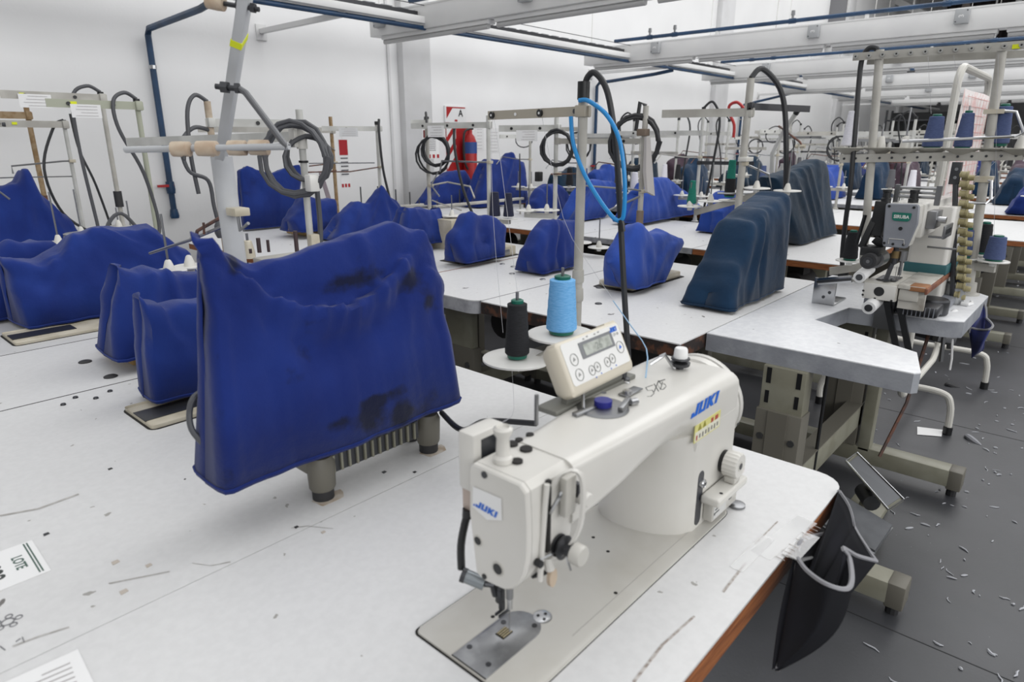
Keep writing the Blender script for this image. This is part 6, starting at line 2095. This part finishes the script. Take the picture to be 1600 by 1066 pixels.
e = V((0, 0, .0005))
MB().loft([[c0 + e, c1 + e, c2 + e, c3 + e], [c0 + e * 3, c1 + e * 3, c2 + e * 3, c3 + e * 3]]).build('paper', PAPER, lb)
for i in range(5):
    a, b = c0.lerp(c1, .25 + .12 * i), c3.lerp(c2, .25 + .12 * i)
    MB().bar(a.lerp(b, .12) + e * 4, a.lerp(b, .4 + .1 * (i % 3)) + e * 4, .0015, .0004).build('print_line', mat('ink_faint', 'a7a3a4', .8), lb)
# marks drawn and stuck on the laminate
gm = MB()
g0 = pz(12, 972, T + .0004)
for k in range(5):
    a = 2 * PI * k / 5
    gm.tube([g0 + V((.012 * math.cos(a) + .004 * math.cos(2 * PI * j / 10), .012 * math.sin(a) + .004 * math.sin(2 * PI * j / 10), 0)) for j in range(11)], .0008, n=4)
gm.tube([g0 + V((.007 * math.cos(2 * PI * j / 14), .007 * math.sin(2 * PI * j / 14), 0)) for j in range(15)], .0009, n=4)
for (a, b) in (((25, 1003), (32, 998)), ((38, 1004), (35, 996)), ((0, 1010), (8, 1016))):
    gm.tube([pz(*a, T + .0004), pz(*b, T + .0004)], .0008, n=4)
gm.build('ink_flower', mat('ink_pencil', '77777a', .8), TB)
SMUDGE = mat('smudge', 'a3a09c', .6, col2='bdbbb8', scale=60)
for (pts, w) in ((((0, 806), (60, 795), (123, 772)), .003), (((170, 912), (215, 903), (265, 893)), .0016), (((20, 1010), (60, 995), (108, 980)), .0016), (((300, 880), (330, 884), (360, 878)), .001), (((455, 825), (480, 822), (520, 826)), .0012)):
    MB().loft([[pz(*p_, T + .0003) + V((0, w * s_, 0)) for s_ in (-1, 1)] + [pz(*p_, T + .0006) + V((0, w * s_, 0)) for s_ in (1, -1)] for p_ in pts]).build('smudge', SMUDGE, TB)
TAPE = mat('tape_brown', 'b7aea4', .5)
for (x, y, w, m_) in ((180, 879, .006, TAPE), (232, 884, .005, TAPE), (193, 925, .006, TAPE), (172, 733, .0045, DARK), (463, 824, .004, DARK), (72, 835, .005, DSTEEL), (318, 739, .003, DARK), (289, 749, .002, DARK), (600, 738, .005, DSTEEL), (648, 738, .004, DARK), (505, 832, .004, TAPE)):
    q = pz(x, y, T + .0003)
    MB().poly([(-w, -w * .6), (w * .7, -w * .8), (w, w * .5), (-w * .4, w * .9)], frame(q, (1, .3, 0), (0, 1, 0))).build('stuck_scrap', m_, TB)
RUSTS = mat('rust_stain', 'a59480', .7, col2='bdb5aa', scale=40)
for (x, y) in ((.545, .925), (.79, .925)):
    MB().poly([(.029 * math.cos(a * .5) * (1 + .2 * math.sin(a * 1.7)), .021 * math.sin(a * .5) * (1 + .25 * math.cos(a))) for a in range(13)][:12], frame((x + .004, y - .006, T + .0001), (1, 0, 0), (0, 1, 0)), .0004).build('rust_stain', RUSTS, TB)
# wood-dark scratches and old tape on the front table
SCR = mat('scratch_brown', '8e837c', .6, col2='b9b5b1', scale=120)
for (a, b, w) in (((990, 1066), (1035, 1008), .0035), ((1035, 1008), (1085, 963), .003), ((1130, 925), (1165, 880), .0035), ((1180, 850), (1215, 815), .002)):
    p0, p1 = pz(*a, T + .0003), pz(*b, T + .0003)
    MB().bar(p0, p1, w, .0005).build('scratch', SCR, TA)
CLEAR = mat('clear_tape', 'eeeeee', .08, spec=.9, alpha=.28)
for k, (a, b, w) in enumerate((((1188, 868), (1262, 812), .032), ((1150, 890), (1200, 840), .02), ((1235, 870), (1268, 835), .026))):
    MB().bar(pz(*a, T + .0006 + k * .0005), pz(*b, T + .0006 + k * .0005), w, .0005).build('clear_tape', CLEAR, TA)
for i in range(12):
    p0 = pz(1226, 876, T + .0018).lerp(pz(1282, 826, T + .0018), i / 11)
    MB().bar(p0, p0 + V((.002, .010 if i % 2 else .015, 0)), .0012, .0004).build('scale_mark', SCR, TA)

# dark bag hung at the front edge of the front table
NAVYB = mat('bag_navy', '090a10', .85, col2='0d0e16', scale=9, spec=.25)
BIND = mat('binding_grey', '8c8c90', .8)
bag = thing('scrap_bag', 'black cloth scrap bag with grey binding hung from the front table edge', 'bag', (1.1, .22, .3))
YB = .215


def bp(x, y, Y):
    return py(x, y, Y)


tip = bp(1215, 1047, .2)
rim_f = [bp(1246, 872, .245), bp(1262, 893, .215), bp(1292, 914, .18), bp(1322, 921, .16), bp(1331, 905, .16), bp(1327, 872, .175), bp(1318, 857, .185), bp(1340, 869, .18), bp(1369, 877, .17)]
rim_b = [bp(1246, 872, .25), bp(1252, 846, .255), bp(1290, 834, .252), bp(1330, 829, .24), bp(1332, 813, .24), bp(1325, 790, .25), bp(1311, 768, .255)]
rim_s = [bp(1311, 768, .257), bp(1323, 796, .252), bp(1336, 826, .235), bp(1354, 855, .2), bp(1369, 877, .17)]
fr, bk, rr = spline(rim_f, 6), spline(rim_b, 6), spline(rim_s, 6)
for nm_, rim_, dy, bulge in (('front_panel', fr, 0, -.018), ('back_panel', bk, .012, .004), ('side_panel', rr, .006, .012)):
    n = len(rim_)
    rows_ = []
    for k in range(15):
        t = k / 14
        rows_.append([q_.lerp(tip + V(((i / (n - 1) - .5) * .006, dy * .4, 0)), t) + V((0, bulge * math.sin(PI * t) * math.sin(PI * i / (n - 1)) + .004 * math.sin(i * .5) * math.sin(PI * t), 0)) for i, q_ in enumerate(rim_)])
    o = MB().loft(rows_, cap=(False, False), closed=False).build(nm_, NAVYB, bag, ang=80)
    o.modifiers.new('thick', 'SOLIDIFY').thickness = .0015
    MB().tube(rim_, .0036, n=6).build('binding', BIND, bag)
MB().tube([bp(1246, 872, .25), bp(1243, 900, .235), bp(1232, 970, .22), tip], .0032, n=6, smooth=4).build('binding', BIND, bag)
MB().tube([bp(1243, 876, .25), bp(1238, 920, .235), bp(1224, 975, .225), bp(1219, 996, .22)], .0016, n=6, smooth=4).build('loose_seam', BIND, bag)
MB().bar(pz(1236, 872, T + .002), bp(1258, 866, .252), .03, .001).build('tape', CLEAR, bag)
r = thing('cloth_scrap', 'small crumpled white rag behind the uncovered sewing machine', 'rag', (1.06, .44, T))
m = MB()
bmesh.ops.create_icosphere(m.bm, subdivisions=3, radius=1)
for v in m.bm.verts:
    k = 1 + .35 * noise.noise(v.co * 2.3)
    v.co = V((1.085 + v.co.x * .03 * k, .425 + v.co.y * .022 * k, T + .003 + max(0, v.co.z * .5 + .5) * .028 * k))
m.build('rag', mat('rag_pale', 'cfcac8', .9, bump=.3, bscale=60), r)

xs_ = pz(1444.6, 653.5, 0).x
struct(MB().box(xs_ - .003, xs_ + .003, -6, 1, 0, .0006).build('trim_7', mat('floor_seam', '1c1d1f', .7)))
for x in (xs_ - 1.8, xs_ + 1.8, xs_ + 3.6):
    struct(MB().box(x - .002, x + .002, -6, 1, 0, .0006).build('trim_%d' % (8 + round((x - xs_) / 1.8 + 1)), MATS['floor_seam']))
# ------------------------------------------------------------------ lint on the floor
lint = MB()
LR = random.Random(3)
for i in range(560):
    if i < 300:
        x, y = LR.uniform(1.3, 4.6), LR.uniform(-.9, .3)
    else:
        x, y = LR.uniform(2.2, 9), LR.uniform(-1.2, .9)
    a = LR.uniform(0, PI)
    L = LR.choice((.006, .012, .02, .03)) * LR.uniform(.6, 1.2)
    pts = [V((x, y, .002))]
    for k in range(3):
        a += LR.uniform(-.8, .8)
        pts.append(pts[-1] + V((math.cos(a) * L / 2, math.sin(a) * L / 2, LR.uniform(-.0005, .0008))))
    w = LR.uniform(.001, .004) * (1.7 if i % 9 == 0 else 1)
    lint.tube(pts, lambda t, w=w: w * (.4 + .8 * math.sin(PI * min(.98, max(.02, t)))), n=5)
o = lint.build('lint', mat('lint_grey', 'a9abb0', .9))
o['kind'] = 'stuff'
tag(o, 'grey fluff and thread scraps scattered over the dark floor', 'lint')
for lab, cs in (('white printed slip of paper lying on the floor by a black tipped foot', [(1433, 668), (1473, 673), (1471, 683), (1433, 680)]),):
    r = thing('paper_slip', lab, 'paper', pz(1455, 676, 0))
    c = [pz(*q_, 0) for q_ in cs]
    e = V((0, 0, .002))
    MB().loft([[q_ + e for q_ in c], [q_ + e * 2 for q_ in c]]).build('paper', PAPER, r)
for lab, a, b in (('crumpled grey rag scrap on the floor right of the paper slip', (1508, 682), (1533, 696)), ('dark twisted thread scrap on the floor by the tube frame', (1476, 603), (1500, 606))):
    p0, p1 = pz(*a, 0), pz(*b, 0)
    m = MB().tube([p0, p0.lerp(p1, .3) + V((0, .01, .01)), p0.lerp(p1, .7), p1], lambda t: .012 * math.sin(PI * min(.97, max(.04, t))) + .002, n=8, smooth=4)
    tag(m.build('floor_scrap', mat('scrap_grey', '8f9095', .9) if 'rag' in lab else DARK), lab, 'scrap')

q = EYE + ray(1452, 190) * 15
sh_ = thing('storage_shelf', 'dark open storage shelf standing far down the hall', 'shelf', (q.x, q.y, 0))
for k in range(4):
    MB().box(q.x, q.x + .5, q.y - .9, q.y + .9, .3 + .5 * k, .33 + .5 * k).build('shelf_board', DSTEEL, sh_)
for (dx, dy) in ((0, -.9), (.5, -.9), (0, .9), (.5, .9)):
    MB().box(q.x + dx - .02, q.x + dx + .02, q.y + dy - .02, q.y + dy + .02, 0, 2.05).build('post', DSTEEL, sh_)
MB().box(q.x + .46, q.x + .48, q.y - .9, q.y + .9, .3, 2.0).build('back_panel', BLACK, sh_)
# ------------------------------------------------------------------ light
w = bpy.data.worlds.new('sky_light')
SC.world = w
w.use_nodes = True
nt = w.node_tree
bg = nt.nodes['Background']
bg.inputs['Color'].default_value = (.99, .995, 1, 1)
tc = nt.nodes.new('ShaderNodeTexCoord')
sx = nt.nodes.new('ShaderNodeSeparateXYZ')
nt.links.new(tc.outputs['Generated'], sx.inputs[0])
mr = nt.nodes.new('ShaderNodeMapRange')       # overcast daylight: brighter overhead than at the horizon
mr.inputs['From Min'].default_value = 0
mr.inputs['From Max'].default_value = 1
mr.inputs['To Min'].default_value = .2
mr.inputs['To Max'].default_value = 1.05
nt.links.new(sx.outputs['Z'], mr.inputs['Value'])
nt.links.new(mr.outputs['Result'], bg.inputs['Strength'])


def area(name, loc, to, sx, sy, power, col=(1, 1, 1)):
    l = bpy.data.lights.new(name, 'AREA')
    l.shape = 'RECTANGLE'
    l.size, l.size_y = sx, sy
    l.energy = power
    l.color = col
    o = bpy.data.objects.new(name, l)
    COL.objects.link(o)
    o.location = loc
    o.rotation_euler = (V(to) - V(loc)).to_track_quat('-Z', 'Y').to_euler()
    return o


area('skylight', (7.5, 1.0, 6.2), (7.5, 1.6, 0), 9, 4.5, 235)
area('skylight', (15, 1.0, 6.4), (14, 1.6, 0), 9, 5, 270)
area('wall_wash_fill', (1, -5.6, 3.4), (1, 5.5, 2.2), 18, 2.6, 450)  # added fill lamp out of view, brightens the long wall; no window there
SC.view_settings.view_transform = 'Standard'
SC.view_settings.look = 'None'
SC.view_settings.gamma = 1
SC.view_settings.exposure = .13
SC.view_settings.use_curve_mapping = False
